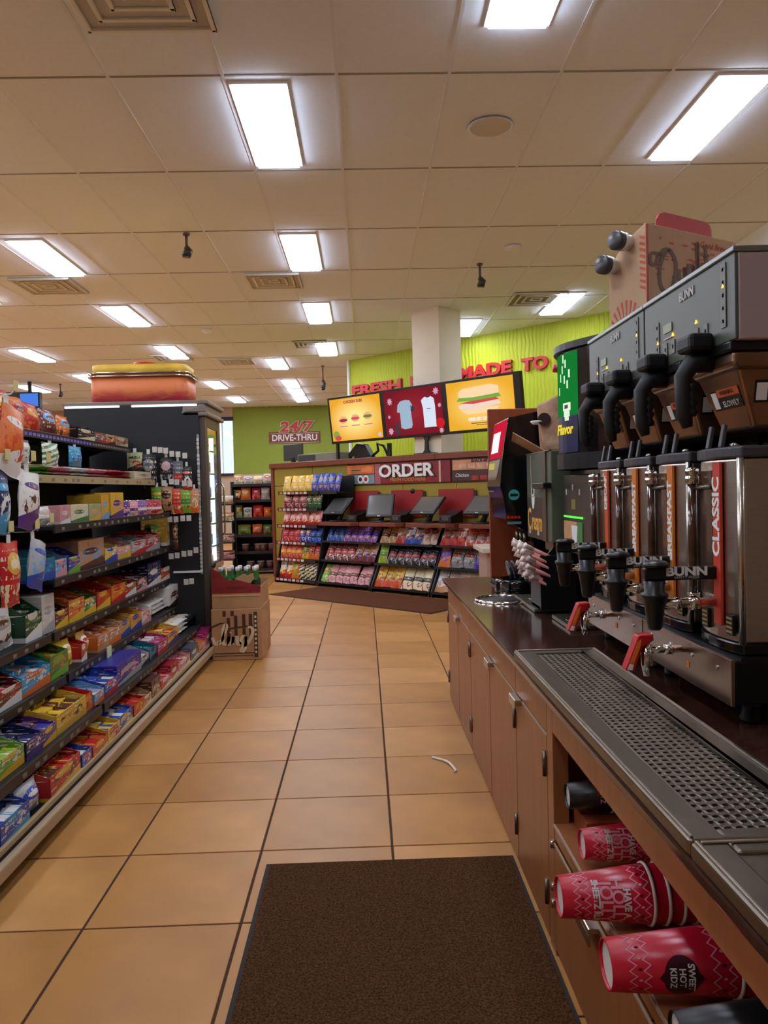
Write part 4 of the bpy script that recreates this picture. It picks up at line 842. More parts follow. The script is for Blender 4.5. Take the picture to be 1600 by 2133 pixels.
cab(2.10,2.538,2.101,'narrow wooden base cabinet next to the open cup niche',((2.10,2.538),),(2.49,),(2.115,))
# niche unit
T=thing('cup_niche_cabinet','open wooden cup niche cabinet under the drip tray','cabinet',(.8,1.2,0))
part(T,'post',MB().box(.478,.52,2.035,2.098,.0,.69),M_wood,.002); part(T,'apron',MB().box(.478,.50,.2,2.034,.60,.69),M_wood,.002)
part(T,'shelf_board',MB().box(.48,1.1,  .2,2.096,.315,.355),M_wood,.002); part(T,'shelf_edge',MB().box(.476,.48,.2,2.034,.349,.356),M_bump)
part(T,'shelf_trim',MB().box(.476,.48,.2,2.034,.30,.306),M_bump)
part(T,'back_panel',MB().box(1.1,1.12,.2,2.096,.0,.69),M_woodr); part(T,'side_panel',MB().box(.50,1.1,.2,.22,.356,.69),M_woodr)
for a,b in ((1.35,2.034),(.7,1.345),(.2,.695)):
    d=part(T,'drawer_front',MB().box(.478,.50,a,b,.02,.30),M_wood,.002); sub(d,'pull_tab',MB().box(.452,.48,(a+b)/2-.06,(a+b)/2+.06,.29,.303).box(.452,.458,(a+b)/2-.06,(a+b)/2+.06,.262,.292),M_steel,T,.003)
part(T,'plinth',MB().box(.53,1.08,.2,2.03,0,.02),M_blackm)
for z in (.29,.175,.13): part(T,'hinge',MB().cyl((.474,2.04,z),.006,.02,n=8),M_chrome)
tag(MB().box(.448,1.36,.2,4.63,.693,.715).build('countertop',M_laminate,bevel=.005),'glossy dark brown laminate countertop of the coffee counter','countertop')
# drip tray with perforated plate
T=thing('drip_tray','long stainless drip tray with perforated grate on the counter edge','tray',(.58,1.3,.7155))
b=MB()
for y0,y1 in ((1.09,2.40),(.2,1.085)):
    b.box(.448,.50,y0,y1,.7155,.742); b.box(.655,.705,y0,y1,.7155,.742); b.box(.50,.655,y1-.035,y1,.7155,.742); b.box(.50,.655,y0,y0+.035,.7155,.742)
part(T,'rim',b,M_steeld,.006,3)
b=MB()
for y0,y1 in ((1.09,2.40),(.2,1.085)):
    for a in ((.452,.458,y0+.005,y1-.005),(.692,.70,y0+.005,y1-.005),(.46,.69,y1-.012,y1-.006)): b.box(*a,.742,.7455)
part(T,'raised_bead',b,M_steel,.0015)
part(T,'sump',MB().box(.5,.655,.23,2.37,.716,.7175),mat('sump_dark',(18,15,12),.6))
def grate(y0,y1):
    nx=9; ny=int((y1-y0)/.0205); dx=.155/nx; dy=(y1-y0)/ny; b=MB(); z=.735; sl=.35
    for i in range(nx):
        for j in range(ny):
            cx=.5+dx*(i+.5); cy=y0+dy*(j+.5); out=[(-1,-1),(0,-1),(1,-1),(1,0),(1,1),(0,1),(-1,1),(-1,0)]; vs=[]
            for ox,oy in out: vs.append((cx+ox*dx/2,cy+oy*dy/2,z))
            for k in range(8):
                a=-3*PI/4+k*PI/4; ex=.0058*math.cos(a); ey=.0052*math.sin(a); vs.append((cx+ex,cy+ey+sl*ex,z+.0012))
            for k in range(8):
                a=-3*PI/4+k*PI/4; ex=.005*math.cos(a); ey=.0044*math.sin(a); vs.append((cx+ex,cy+ey+sl*ex,z-.006))
            b.add(vs,[(k,(k+1)%8,8+(k+1)%8,8+k) for k in range(8)]+[(8+k,8+(k+1)%8,16+(k+1)%8,16+k) for k in range(8)])
    return b
for a in ((1.125,2.365),(.235,.92)): part(T,'perforated_grate',grate(*a),M_steeld)
part(T,'drain_slot',MB().box(.53,.65,.955,.985,.7362,.7375),M_blackg); part(T,'slot_plate',MB().box(.5,.655,.92,1.05,.734,.736),M_steeld)
# ---------------------------------------------------------------- brewers
M_bpan=mat('brewer_panel',(76,83,70),.4); M_led=emat('led_amber',(255,165,40),4); M_bside=mat('brewer_side',(186,170,168),.5,.45); M_base=mat('brewer_base_steel',(168,140,120),.24,1)
M_btn=mat('panel_button',(112,112,106),.5); M_pale=mat('panel_print',(175,175,168),.5)
def brewer(y0,y1,label):
    yc=(y0+y1)/2; T=thing('coffee_brewer',label,'coffee brewer',(1.0,yc,CT))
    for x in (.84,1.24):
        for y in (y0+.05,y1-.05): part(T,'leg',MB().lathe([(.018,CT),(.022,CT+.01),(.016,.75),(.03,.766)],(x,y,0),n=12),M_black)
    part(T,'base',MB().box(.785,1.30,y0+.004,y1-.004,.766,.862),M_blackg,.004)
    part(T,'front_plate',MB().box(.777,.785,y0+.002,y1-.002,.764,.866),M_base,.002)
    for k in range(4): part(T,'screw',MB().cyl((.7745,y0+.07+k*(y1-y0-.14)/3,.835),.005,.003,'x',8),M_chrome)
    part(T,'deck',MB().box(.80,1.29,y0+.004,y1-.004,.862,.868),M_black)
    part(T,'back_column',MB().box(1.12,1.30,y0+.01,y1-.01,.868,1.55),M_blackg,.004)
    part(T,'head',MB().box(.802,1.32,y0+.003,y1-.003,1.55,1.735),M_bside,.004); part(T,'top_cover',MB().box(.79,1.325,y0,y1,1.735,1.748),mat('cover_grey',(150,158,158),.3,.8),.003)
    cp=part(T,'control_panel',MB().box(.795,.802,y0+.003,y1-.003,1.552,1.735),M_bpan,.002)
    X=.794
    def pb(name,ya,za,w,h,m): sub(cp,name,MB().box(X-.0015,X,ya-w/2,ya+w/2,za-h/2,za+h/2),m,T)
    pb('display',yc+.10,1.648,.055,.022,mat('lcd_green',(120,135,85),.3)); pb('display_line',yc+.10,1.622,.05,.004,M_pale)
    for yy,zc,n in ((yc+.17,1.62,4),(yc-.215,1.655,5)):
        pb('button_column',yy,zc,.024,.028*n,M_btn)
        for q in range(n): pb('button_mark',yy,zc+.028*(q-(n-1)/2),.008,.008,M_pale)
    for yy in (yc+.115,yc+.065,yc-.075,yc-.125): pb('button',yy,1.595,.022,.034,M_btn); pb('button_mark',yy,1.595,.008,.01,M_pale)
    for yy,zz in ((yc+.165,1.618),(yc+.065,1.622),(yc-.075,1.624),(yc-.215,1.672)):
        sub(cp,'indicator_light',MB().prism([(yy-.006,zz),(yy+.006,zz),(yy,zz+.008)],'x',X-.002,X),M_led,T)
    o=ptext(T,'lettering','BUNN',.03,M_pale,(X-.0005,yc-.02,1.705),(0,-1,0),(0,0,1),off=.001); 
    # hot water tap
    tp=part(T,'hot_water_tap',MB().tube([(.777,yc,.836),(.69,yc,.836)],.009,10).tube([(.69,yc,.85),(.69,yc,.80),(.692,yc,.772)],[.014,.014,.01],12).cyl((.735,yc,.836),.013,.02,'x',12),M_chrome)
    h=sub(tp,'red_handle',MB().prism([(.705,.862),(.70,.878),(.665,.876),(.63,.79),(.655,.785),(.675,.845)],'y',yc-.017,yc+.017),M_red,T,.004)
    sub(tp,'orange_label',MB().prism([(.672,.868),(.668,.846),(.652,.806),(.643,.808),(.662,.858)],'y',yc-.0185,yc-.017),mat('orange_label',(235,130,30),.5),T)
    sub(tp,'white_label',MB().prism([(.652,.804),(.648,.790),(.636,.792),(.6425,.806)],'y',yc-.0185,yc-.017),M_white,T)
    part(T,'caution_sticker',MB().box(.7755,.777,yc-.05,yc-.035,.80,.815),mat('orange_label',(235,130,30),.5))
brewer(1.65,2.188,'nearest coffee brewer with grey control panel'); brewer(2.192,2.73,'second coffee brewer, beside the green lit machine')
# brew funnels
M_fun=mat('funnel_steel',(150,118,92),.3,.9,noise=.15,nscale=9); M_war=mat('warning_orange',(205,95,35),.5); M_hand=mat('handle_black',(9,10,11),.55)
ORD=['nearest','second','third','farthest']
for i,y in enumerate((1.785,2.055,2.325,2.595)):
    T=thing('brew_funnel',ORD[i]+' brown steel brew funnel with black handle and warning label','brew funnel',(.95,y,1.36),0,'brew funnels under the brewers')
    hw,hb=.112,.075
    def ring(x0,x1,h,z): return [(x0,y-h,z),(x1,y-h,z),(x1,y+h,z),(x0,y+h,z)]
    vs=ring(.80,1.06,hw,1.53)+ring(.80,1.06,hw,1.50)+ring(.815,1.05,hw-.01,1.49)+ring(.86,1.02,hb,1.365)
    b=MB().add(vs,[(4*k+j,4*k+(j+1)%4,4*k+4+(j+1)%4,4*k+4+j) for k in range(3) for j in range(4)]+[(0,1,2,3),(12,15,14,13)]); part(T,'basket',b,M_fun,.008,3)
    part(T,'splash_rim',MB().box(.79,1.07,y-.118,y+.118,1.53,1.5505),M_black,.004)
    hd=part(T,'handle',MB().tube([(.80,y,1.525),(.755,y,1.52),(.735,y,1.49),(.735,y,1.44),(.738,y,1.40),(.745,y,1.375)],[.026,.024,.02,.018,.018,.012],10),M_hand)
    sub(hd,'finger_grip',MB().tube([(.752,y,1.478),(.752,y,1.47),(.752,y,1.46),(.752,y,1.45),(.752,y,1.44),(.752,y,1.43),(.752,y,1.42),(.752,y,1.41),(.752,y,1.40)],[.012,.018,.012,.018,.012,.018,.012,.018,.012],8),M_hand,T)
    sub(hd,'latch_knob',MB().box(.735,.793,y-.04,y+.04,1.545,1.585),M_hand,T,.01)
    th=math.atan2(.045,.125)
    def lab(name,za,zb,ya,yb,m,e): 
        xa=.815+(1.49-za)*.36-e; xb=.815+(1.49-zb)*.36-e
        part(T,name,MB().add([(xa,y+ya,za),(xa,y+yb,za),(xb,y+yb,zb),(xb,y+ya,zb),(xa+.001,y+ya,za),(xa+.001,y+yb,za),(xb+.001,y+yb,zb),(xb+.001,y+ya,zb)],[(0,1,2,3),(7,6,5,4),(0,4,5,1),(1,5,6,2),(2,6,7,3),(3,7,4,0)]),m)
    lab('warning_label',1.46,1.415,-.075,.06,M_black,.002); lab('warning_band',1.46,1.443,-.075,.028,M_war,.0028); lab('hand_symbol',1.456,1.419,.032,.057,M_letter,.0028)
    u=Vector((-.36,0,1)).normalized()
    ptext(T,'lettering','WARNING',.014,M_black,(.815+(1.49-1.4515)*.36-.0032,y-.02,1.4515),(0,-1,0),u,ext=.0002); ptext(T,'lettering','SLOWLY',.02,M_letter,(.815+(1.49-1.426)*.36-.003,y-.025,1.426),(0,-1,0),u,ext=.0002)
    # same warning on the side that faces the entrance
    ys=y-hw+.01+.005
    def labn(name,za,zb,xa,xb,m,e):
        ya=y-hw+.01+(1.49-za)*.216-e; yb=y-hw+.01+(1.49-zb)*.216-e
        part(T,name,MB().add([(xa,ya,za),(xb,ya,za),(xb,yb,zb),(xa,yb,zb),(xa,ya+.001,za),(xb,ya+.001,za),(xb,yb+.001,zb),(xa,yb+.001,zb)],[(0,1,2,3),(7,6,5,4),(0,4,5,1),(1,5,6,2),(2,6,7,3),(3,7,4,0)]),m)
    labn('warning_label',1.468,1.42,.855,.99,M_black,.002); labn('warning_band',1.468,1.452,.885,.99,M_war,.0028); labn('hand_symbol',1.462,1.425,.858,.882,M_letter,.0028)
    un=Vector((0,-.216,1)).normalized()
    ptext(T,'lettering','WARNING',.014,M_black,(.94,y-hw+.01+(1.49-1.46)*.216-.0032,1.46),(1,0,0),un,ext=.0002); ptext(T,'lettering','SLOWLY',.022,M_letter,(.94,y-hw+.01+(1.49-1.432)*.216-.003,1.432),(1,0,0),un,ext=.0002)
# coffee servers
M_lid=mat('server_lid',(62,62,66),.4); M_cof=mat('sight_glass',(70,42,30),.12,coat=.6)
for i,(y,txt,c,ds) in enumerate(((1.785,'CLASSIC',(196,62,40),'nearest steel coffee server labelled CLASSIC'),(2.055,'BREAKFAST',(212,118,34),'steel coffee server labelled BREAKFAST next to CLASSIC'),(2.325,'BREAKFAST',(212,118,34),'steel coffee server labelled BREAKFAST next to DECAF'),(2.595,'DECAF',(206,86,42),'farthest steel coffee server labelled DECAF'))):
    T=thing('coffee_server',ds,'coffee server',(.92,y,.869),0,'coffee servers')
    def fp(g,x1=1.06):
        P=[(.80-g+.02*(abs(a)/.108)**2 ,y+a*(1+g/.108)) for a in (-.108,-.08,-.05,-.02,.02,.05,.08,.108)]
        return P+[(x1,y+.108+g),(x1,y-.108-g)]
    part(T,'base_ring',MB().prism(fp(.004),'z',.8695,.893),M_blackg,.003); part(T,'body',MB().prism(fp(0),'z',.893,1.30),M_steel,.006,3)
    part(T,'corner_post',MB().cyl((.815,y-.106,.893),.008,.407,n=10),M_steel)
    lid=part(T,'lid',MB().prism(fp(.006),'z',1.30,1.326),M_lid,.005)
    for dy in (-.045,.02): sub(lid,'lid_tab',MB().prism([(.80,1.326),(.81,1.326),(.818,1.375),(.81,1.378)],'y',y+dy,y+dy+.016),M_lid,T,.002)
    sub(lid,'vent_knob',MB().lathe([(.012,1.326),(.012,1.334),(.008,1.337)],(.85,y-.01,0),n=10),M_chrome,T)
    g=part(T,'sight_tube',MB().cyl((.785,y+.075,.985),.0105,.265,n=12),M_cof)
    sub(g,'tube_cap',MB().lathe([(.014,1.245),(.016,1.25),(.016,1.262),(.013,1.266),(.016,1.27),(.016,1.28),(.01,1.285)],(.785,y+.075,0),n=12),M_chrome,T); sub(g,'tube_clip',MB().tube([(.788,y+.075,1.235),(.79,y-.01,1.238)],.005,6),M_steeld,T)
    sub(g,'tube_foot',MB().cyl((.785,y+.075,.955),.015,.03,n=12),M_chrome,T)
    part(T,'brew_window',MB().box(.7955,.8005,y-.008,y+.058,.99,1.275),mat('brew_brown',(118,88,72),.18,.7),.001)  # brown panel paints the coffee-brown reflection on the steel front
    sb=part(T,'flavour_strip',MB().box(.794,.801,y-.05,y-.014,.925,1.294),mat('strip_%d'%i,c,.4),.001)
    ln={'CLASSIC':1.17,'BREAKFAST':1.15,'DECAF':1.22}[txt]; sz={'CLASSIC':.046,'BREAKFAST':.038,'DECAF':.034}[txt]
    ptext(T,'lettering',txt,sz,M_letter,(.7935,y-.032,ln),(0,0,1),(0,1,0),ext=.0004,off=.0016,sx=1.05)
    # faucet arm, spout, shank
    ya=y-.02
    a=part(T,'faucet_arm',MB().box(.63,.795,ya-.012,ya+.012,1.028,1.058),M_black,.004); sub(a,'arm_cap',MB().lathe([(.03,1.058),(.03,1.066),(.02,1.072),(.008,1.073)],(.66,ya,0),n=16),M_black,T)
    ptext(T,'lettering','BUNN',.026,M_letter,(.725,ya-.0125,1.047),(1,0,0),(0,0,1),ext=.0003,off=.0012,sx=1.3); ptext(T,'lettering','SAFETY-FRESH',.009,M_pale,(.725,ya-.0125,1.034),(1,0,0),(0,0,1),ext=.0003)
    sp=part(T,'spout',MB().lathe([(.012,.915),(.016,.92),(.022,.965),(.026,.985),(.030,.99),(.030,.998),(.022,1.002),(.024,1.028)],(.655,ya,0),n=18),M_black)
    sub(sp,'shank',MB().cyl((.665,ya,.975),.011,.13,'x',12).cyl((.735,ya,.975),.018,.02,'x',12).cyl((.70,ya,.975),.015,.012,'x',6),M_chrome,T)
    for k,yy in enumerate((y+.03,y-.08)): part(T,'warning_sticker',MB().box(.7925+.006*k,.806,yy-.016,yy+.016,.91+.0*k,.955),M_black,.0005); 
    for k,yy in enumerate((y+.03,y-.08)):
        b=MB()
        for q in range(4): b.box(.7915+.006*k,.7925+.006*k,yy-.013,yy+.013,.915+.01*q,.919+.01*q)
        part(T,'sticker_print',b,mat('sticker_gold',(165,140,80),.5))
# ---------------------------------------------------------------- green lit machine
T=thing('cappuccino_machine','tall black cappuccino machine with a green backlit front','machine',(1.1,3.07,CT))
def arcfp(x0,y0,y1,bul,x1,n=12): return [(x0-bul*math.sin(PI*k/n),y0+(y1-y0)*k/n) for k in range(n+1)]+[(x1,y1),(x1,y0)]
part(T,'body',MB().box(.88,1.5,2.80,3.32,CT,1.31),M_blackg,.004); part(T,'lower_face',MB().box(.845,.88,2.82,3.31,.97,1.29),mat('face_brown',(58,52,48),.3),.004)
AX=.885; AB=.105
part(T,'head',MB().prism(arcfp(AX,2.80,3.34,AB,1.5),'z',1.31,1.765,smooth=False),M_blackg); part(T,'collar',MB().prism(arcfp(AX-.005,2.79,3.35,AB+.005,1.5),'z',1.31,1.37),M_black); part(T,'top_cap',MB().prism(arcfp(AX-.01,2.79,3.35,AB+.008,1.5),'z',1.765,1.79),M_black)
part(T,'red_lamp',MB().cyl((.84,3.36,1.735),.02,.03,n=12),M_red)
def arcpatch(k0,k1,z0,z1,e,n=12,y0=2.80,y1=3.34):
    b=MB(); ks=[k0+(k1-k0)*q/8 for q in range(9)]; vs=[]
    for k in ks:
        x=AX-AB*math.sin(PI*k/n)-e; yy=y0+(y1-y0)*k/n; vs+=[(x,yy,z0),(x,yy,z1),(x+e*.9,yy,z0),(x+e*.9,yy,z1)]
    for q in range(8): a=4*q; b.add(vs[a:a+8],[(0,4,5,1),(2,3,7,6),(0,2,6,4),(1,5,7,3)])
    return b
part(T,'green_poster',arcpatch(3.0,9.5,1.515,1.755,.003),emat('poster_green',(30,150,62),.55)); part(T,'poster_foot',arcpatch(3.0,9.5,1.375,1.515,.003),mat('poster_navy',(30,36,80),.3))
for k,z in ((4.6,1.70),(5.2,1.68),(4.0,1.66),(5.6,1.65),(4.8,1.64),(4.3,1.62),(6.0,1.6),(5.0,1.72)): part(T,'poster_streak',arcpatch(k-.12,k+.12,z,z+.03,.0045),emat('poster_white',(225,245,215),.9))
part(T,'cup_print',arcpatch(4.15,4.85,1.497,1.512,.0045),emat('poster_white',(225,245,215),.9)); part(T,'cup_print',arcpatch(4.0,5.0,1.512,1.535,.0045),emat('poster_white',(225,245,215),.9)); part(T,'cup_print',arcpatch(3.85,5.15,1.535,1.565,.0045),emat('poster_white',(225,245,215),.9)); part(T,'coffee_print',arcpatch(4.2,4.8,1.543,1.557,.0058),mat('pic_brown',(66,40,34),.5))
xk=lambda k,e: (AX-AB*math.sin(PI*k/12)-e, 2.80+.54*k/12)
px_,py_=xk(4.7,.008); tx=Vector(xk(3.9,0)+(0,))-Vector(xk(5.5,0)+(0,))
ptext(T,'lettering','Flavor',.052,emat('poster_yellow',(230,205,60),.9),(px_,py_,1.462),tx,(0,0,1),ext=.0004,shear=.15,off=.002)
part(T,'menu_label',MB().box(.842,.845,3.10,3.30,.985,1.10),mat('label_tan',(196,150,100),.5,noise=.15,nscale=30),.0005); part(T,'green_label',MB().box(.8415,.845,3.02,3.10,.985,1.10),mat('label_green',(72,128,58),.5),.0005)
part(T,'cup_label',MB().prism([(3.16,1.0),(3.10,1.0),(3.085,1.085),(3.175,1.085)],'x',.8405,.842),M_white); part(T,'led_bar',MB().box(.842,.845,3.02,3.30,1.115,1.122),emat('led_green',(70,255,60),2.0)); part(T,'yellow_badge',MB().box(.8435,.845,3.12,3.18,1.15,1.19),mat('badge_olive',(120,115,40),.5))
for yy,zz in ((3.26,1.22),(3.16,1.24),(3.06,1.22)): part(T,'button_mark',MB().box(.8438,.845,yy-.01,yy+.01,zz-.012,zz+.012),M_pale)
t=thing('steel_drip_plate','small steel drip plate in front of the cappuccino machine','drip tray',(.82,2.98,CT)); part(t,'plate',MB().box(.74,.87,2.84,3.12,CT,.732),M_steeld,.003); part(t,'round_emboss',MB().lathe([(.045,.732),(.042,.734),(.04,.732)],(.805,2.98,0),n=24),M_steel)
# ---------------------------------------------------------------- cream dispenser
T=thing('cream_dispenser','olive grey Cream dispenser with black handle','dispenser',(1.0,3.6,CT))
M_cg=mat('cream_grey',(84,90,74),.35); M_cd=mat('cream_dark',(62,54,50),.35)
part(T,'lower_body',MB().box(.93,1.25,3.40,3.84,.736,1.0),M_blackg,.004); part(T,'cabinet',MB().box(.805,1.25,3.36,3.84,1.0,1.40),M_cg,.004)
part(T,'upper_panel',MB().box(.80,.805,3.50,3.838,1.195,1.40),M_cg,.001); part(T,'lower_panel',MB().box(.80,.805,3.50,3.838,1.002,1.195),M_cd,.001); part(T,'steel_strip',MB().box(.798,.805,3.44,3.50,1.0,1.40),M_steeld,.001); part(T,'trim_line',MB().box(.7985,.80,3.735,3.742,1.2,1.395),M_pale); part(T,'top_edge',MB().box(.797,.81,3.36,3.842,1.40,1.404),M_steel)
part(T,'handle',MB().box(.765,.80,3.34,3.56,1.235,1.262),M_black,.004)
part(T,'spigot',MB().box(.83,.9,3.45,3.6,.955,1.0).cyl((.85,3.57,.93),.012,.03,n=10).cyl((.85,3.5,.93),.012,.03,n=10),M_steeld,.003)
for x in (.96,1.2):
    for y in (3.44,3.8): part(T,'leg',MB().cyl((x,y,CT),.018,.022,n=10),M_black)
def wp(T,name,P,m,X): part(T,name,MB().prism(P,'x',X-.0012,X),m)
def el2(cy,cz,a,b,n=18): return [(cy+a*math.cos(2*PI*i/n),cz+b*math.sin(2*PI*i/n)) for i in range(n)]
wp(T,'cup_print',el2(3.70,1.22,.03,.026),M_letter,.7995); wp(T,'coffee_print',el2(3.70,1.222,.016,.014),mat('pic_brown',(66,40,34),.5),.7982); wp(T,'cup_print',[(3.735,1.2),(3.665,1.2),(3.672,1.165),(3.69,1.14),(3.71,1.14),(3.728,1.165)],M_letter,.7995)
M_or=mat('cream_orange',(228,165,60),.5)
ptext(T,'lettering','C',.15,M_or,(.799,3.785,1.083),(0,-1,0),(0,0,1),ext=.0006,off=.003,sx=.8); ptext(T,'lettering','ream',.115,M_or,(.799,3.625,1.078),(0,-1,0),(0,0,1),ext=.0006,off=.003,sx=.9)
for y in (3.78,3.6): wp(T,'small_print',[(y-.02,1.02),(y+.02,1.02),(y+.02,1.04),(y-.02,1.04)],M_pale,.7995)
t=thing('steel_drip_plate','steel drip plate with two round marks under the cream dispenser','drip tray',(.85,3.5,CT)); part(t,'plate',MB().box(.70,.925,3.26,3.72,CT,.732),M_steeld,.004)
for y in (3.38,3.56): part(t,'round_emboss',MB().lathe([(.06,.732),(.056,.735),(.052,.732)],(.80,y,0),n=24),M_steel)
T=thing('creamer_carton','open cardboard creamer carton with picture bag on the cream dispenser','carton',(.93,3.62,1.405))
part(T,'bag',MB().add([(.83,3.56,1.405),(.95,3.50,1.405),(.95,3.74,1.405),(.85,3.76,1.405),(.80,3.60,1.62),(.93,3.52,1.68),(.94,3.72,1.66),(.84,3.74,1.63)],[(0,3,2,1),(4,5,6,7),(0,1,5,4),(1,2,6,5),(2,3,7,6),(3,0,4,7)]),mat('creamer_print',(150,98,62),.5,noise=.35,nscale=16,col2=(200,160,126)),.01)
part(T,'flap',MB().add([(.70,3.66,1.50),(.83,3.56,1.405),(.835,3.80,1.405),(.72,3.80,1.47),(.702,3.662,1.503),(.832,3.562,1.408),(.837,3.802,1.408),(.722,3.802,1.473)],[(0,1,2,3),(7,6,5,4),(0,4,5,1),(1,5,6,2),(2,6,7,3),(3,7,4,0)]),M_card); part(T,'spout_lip',MB().lathe([(.022,0),(.034,.012),(.03,.016),(.018,.004)],(.80,3.58,1.53),n=14),M_white); part(T,'cup_opening',MB().lathe([(.03,-.004),(.03,0),(.0005,.001)],(.825,3.5545,1.55),'y',16),mat('pic_brown',(66,40,34),.5))
# ---------------------------------------------------------------- black syrup machine with red head panel
T=thing('smoothie_machine','tall black drink machine with red glowing head panel','machine',(.95,4.2,CT))
prof=[(.745,1.60),(.722,1.48),(.706,1.36),(.695,1.25),(.712,1.19),(.725,1.08),(.80,1.03),(.86,1.0),(.87,.80),(.87,.735),(1.15,.735),(1.15,1.63),(.9,1.63)]
part(T,'body',MB().prism(prof,'y',4.0,4.42),M_blackg); part(T,'drip_base',MB().box(.70,1.15,4.0,4.42,CT,.735),M_black,.006)
def fpatch(name,P,m,e=.002): # panel on the curved front: list of (z, y-near) pairs between y edges
    vs=[]; 
    def xz(z):
        for (xa,za),(xb,zb) in zip(prof,prof[1:]):
            if zb<=z<=za: return xa+(xb-xa)*(za-z)/(za-zb)
        return prof[0][0]
    for z,ya,yb in P: vs+=[(xz(z)-e,ya,z),(xz(z)-e,yb,z),(xz(z)-e*.2,ya,z),(xz(z)-e*.2,yb,z)]
    b=MB()
    for q in range(len(P)-1): a=4*q; b.add(vs[a:a+8],[(0,1,5,4),(2,6,7,3),(0,4,6,2),(1,3,7,5)])
    part(T,name,b,m)
fpatch('red_panel',[(1.595,4.01,4.41),(1.48,4.02,4.41),(1.40,4.06,4.41)],emat('head_red',(200,30,58),.9)); fpatch('white_badge',[(1.54,4.15,4.36),(1.43,4.15,4.36)],emat('head_white',(255,235,225),1.2),.004); fpatch('silver_panel',[(1.39,4.06,4.41),(1.30,4.12,4.41),(1.22,4.25,4.41)],M_steel); fpatch('yellow_badge',[(1.375,4.2,4.38),(1.34,4.2,4.38)],mat('badge_yellow',(220,200,60),.5),.004)
part(T,'teal_sticker',MB().lathe([(.028,3.997),(.028,4.0)],(.765,0,1.205),'y',20),mat('teal_sticker',(50,150,140),.5)); part(T,'sticker_band',MB().box(.745,.785,3.9955,3.997,1.199,1.211),M_black)
for k in range(4): part(T,'red_button',MB().cyl((.735+.018*k,3.994,1.09),.008,.006,'y',8),M_red)
part(T,'button_row',MB().box(.728,.80,3.997,4.0,1.055,1.068),mat('teal_row',(90,130,125),.5))
part(T,'nozzle',MB().cyl((.84,4.1,.95),.012,.05,n=10).cyl((.84,4.2,.95),.012,.05,n=10).cyl((.84,4.3,.95),.012,.05,n=10),M_steeld)
# ---------------------------------------------------------------- partition, lids, straws, waste ring
tag(MB().box(.735,1.5,4.595,4.628,CT,1.705).build('wood_partition',M_woodr,bevel=.004),'upright reddish wood partition at the far end of the counter','partition')
T=thing('waste_ring','chrome waste chute ring set into the countertop','waste chute',(.645,3.66,CT))
part(T,'chrome_ring',MB().lathe([(.143,CT),(.142,.722),(.136,.727),(.128,.725),(.124,.718)],(.645,3.66,0),n=40,caps=False),M_chrome); part(T,'dark_flap',MB().lathe([(.125,.7162),(.125,.7172),(.0005,.7175)],(.645,3.66,0),n=40),mat('rubber_flap',(26,20,16),.6))  # dark disc paints the shade inside the chute opening
T=thing('lid_holder','low round black lid holder behind the chrome ring','lid holder',(.765,3.93,CT))
part(T,'drum',MB().lathe([(.115,CT),(.12,.725),(.12,.775),(.112,.785),(.10,.785),(.098,.77),(.0005,.77)],(.765,3.93,0),n=32),M_blackg)
part(T,'chrome_clip',MB().box(.655,.70,3.815,3.835,CT,.78),M_chrome,.006)
for k in range(5):
    o=MB().lathe([(.046,0),(.05,.004),(.05,.012),(.044,.016),(.0005,.016)],n=22).build('plastic_drink_lid',mat('lid_black',(40,38,38),.3),None,(.72+.026*k,3.96,.822)); o.rotation_euler=(0,PI/2-.25,0); tag(o,'black plastic cup lid standing in the round lid holder','cup lid','black lids in the round holder')
T=thing('straw_holder','black slanted holder full of wrapped straws','straw holder',(.79,3.32,CT))
b=MB(); b.box(.72,.87,3.22,3.23,CT+.018,.96); b.prism([(.72,.734),(.87,.734),(.87,1.0),(.845,1.0),(.72,.875)],'y',3.225,3.235); b.prism([(.72,.734),(.87,.734),(.87,1.0),(.845,1.0),(.72,.875)],'y',3.405,3.415); b.box(.86,.87,3.235,3.405,.734,1.0); b.box(.72,.73,3.235,3.405,.734,.875); b.box(.72,.87,3.235,3.405,.734,.744)
part(T,'box',b,M_black)
M_paper=mat('straw_paper',(236,214,204),.7); M_pink=mat('straw_pink',(206,128,120),.5); sm=None
r_=random.Random(5)
for k in range(42):
    a=k%7; q=k//7; base=Vector((.835,3.245+.0245*a,.785+.026*q)); tip=Vector((.675-.006*q+r_.uniform(-.012,.012),3.21+.034*a+r_.uniform(-.01,.01),.872+.027*q+r_.uniform(-.008,.008)))
    t=thing('wrapped_straw','pink and white wrapped straw in the black slanted holder','straw',base,0,'wrapped straws in the slanted holder'); m1=base.lerp(tip,.8)-base
    MB().tube([(0,0,0),m1],.0085,6).build('straw',M_pink,t); MB().tube([m1,(tip-base)*.95,tip-base],[.009,.0105,.014],6).build('paper_end',M_paper,t)
# ---------------------------------------------------------------- juice carton on the machines
T=thing('juice_carton','kraft carton printed Quality with two black caps on the machines','carton',(1.10,3.0,1.791),math.radians(29.4))
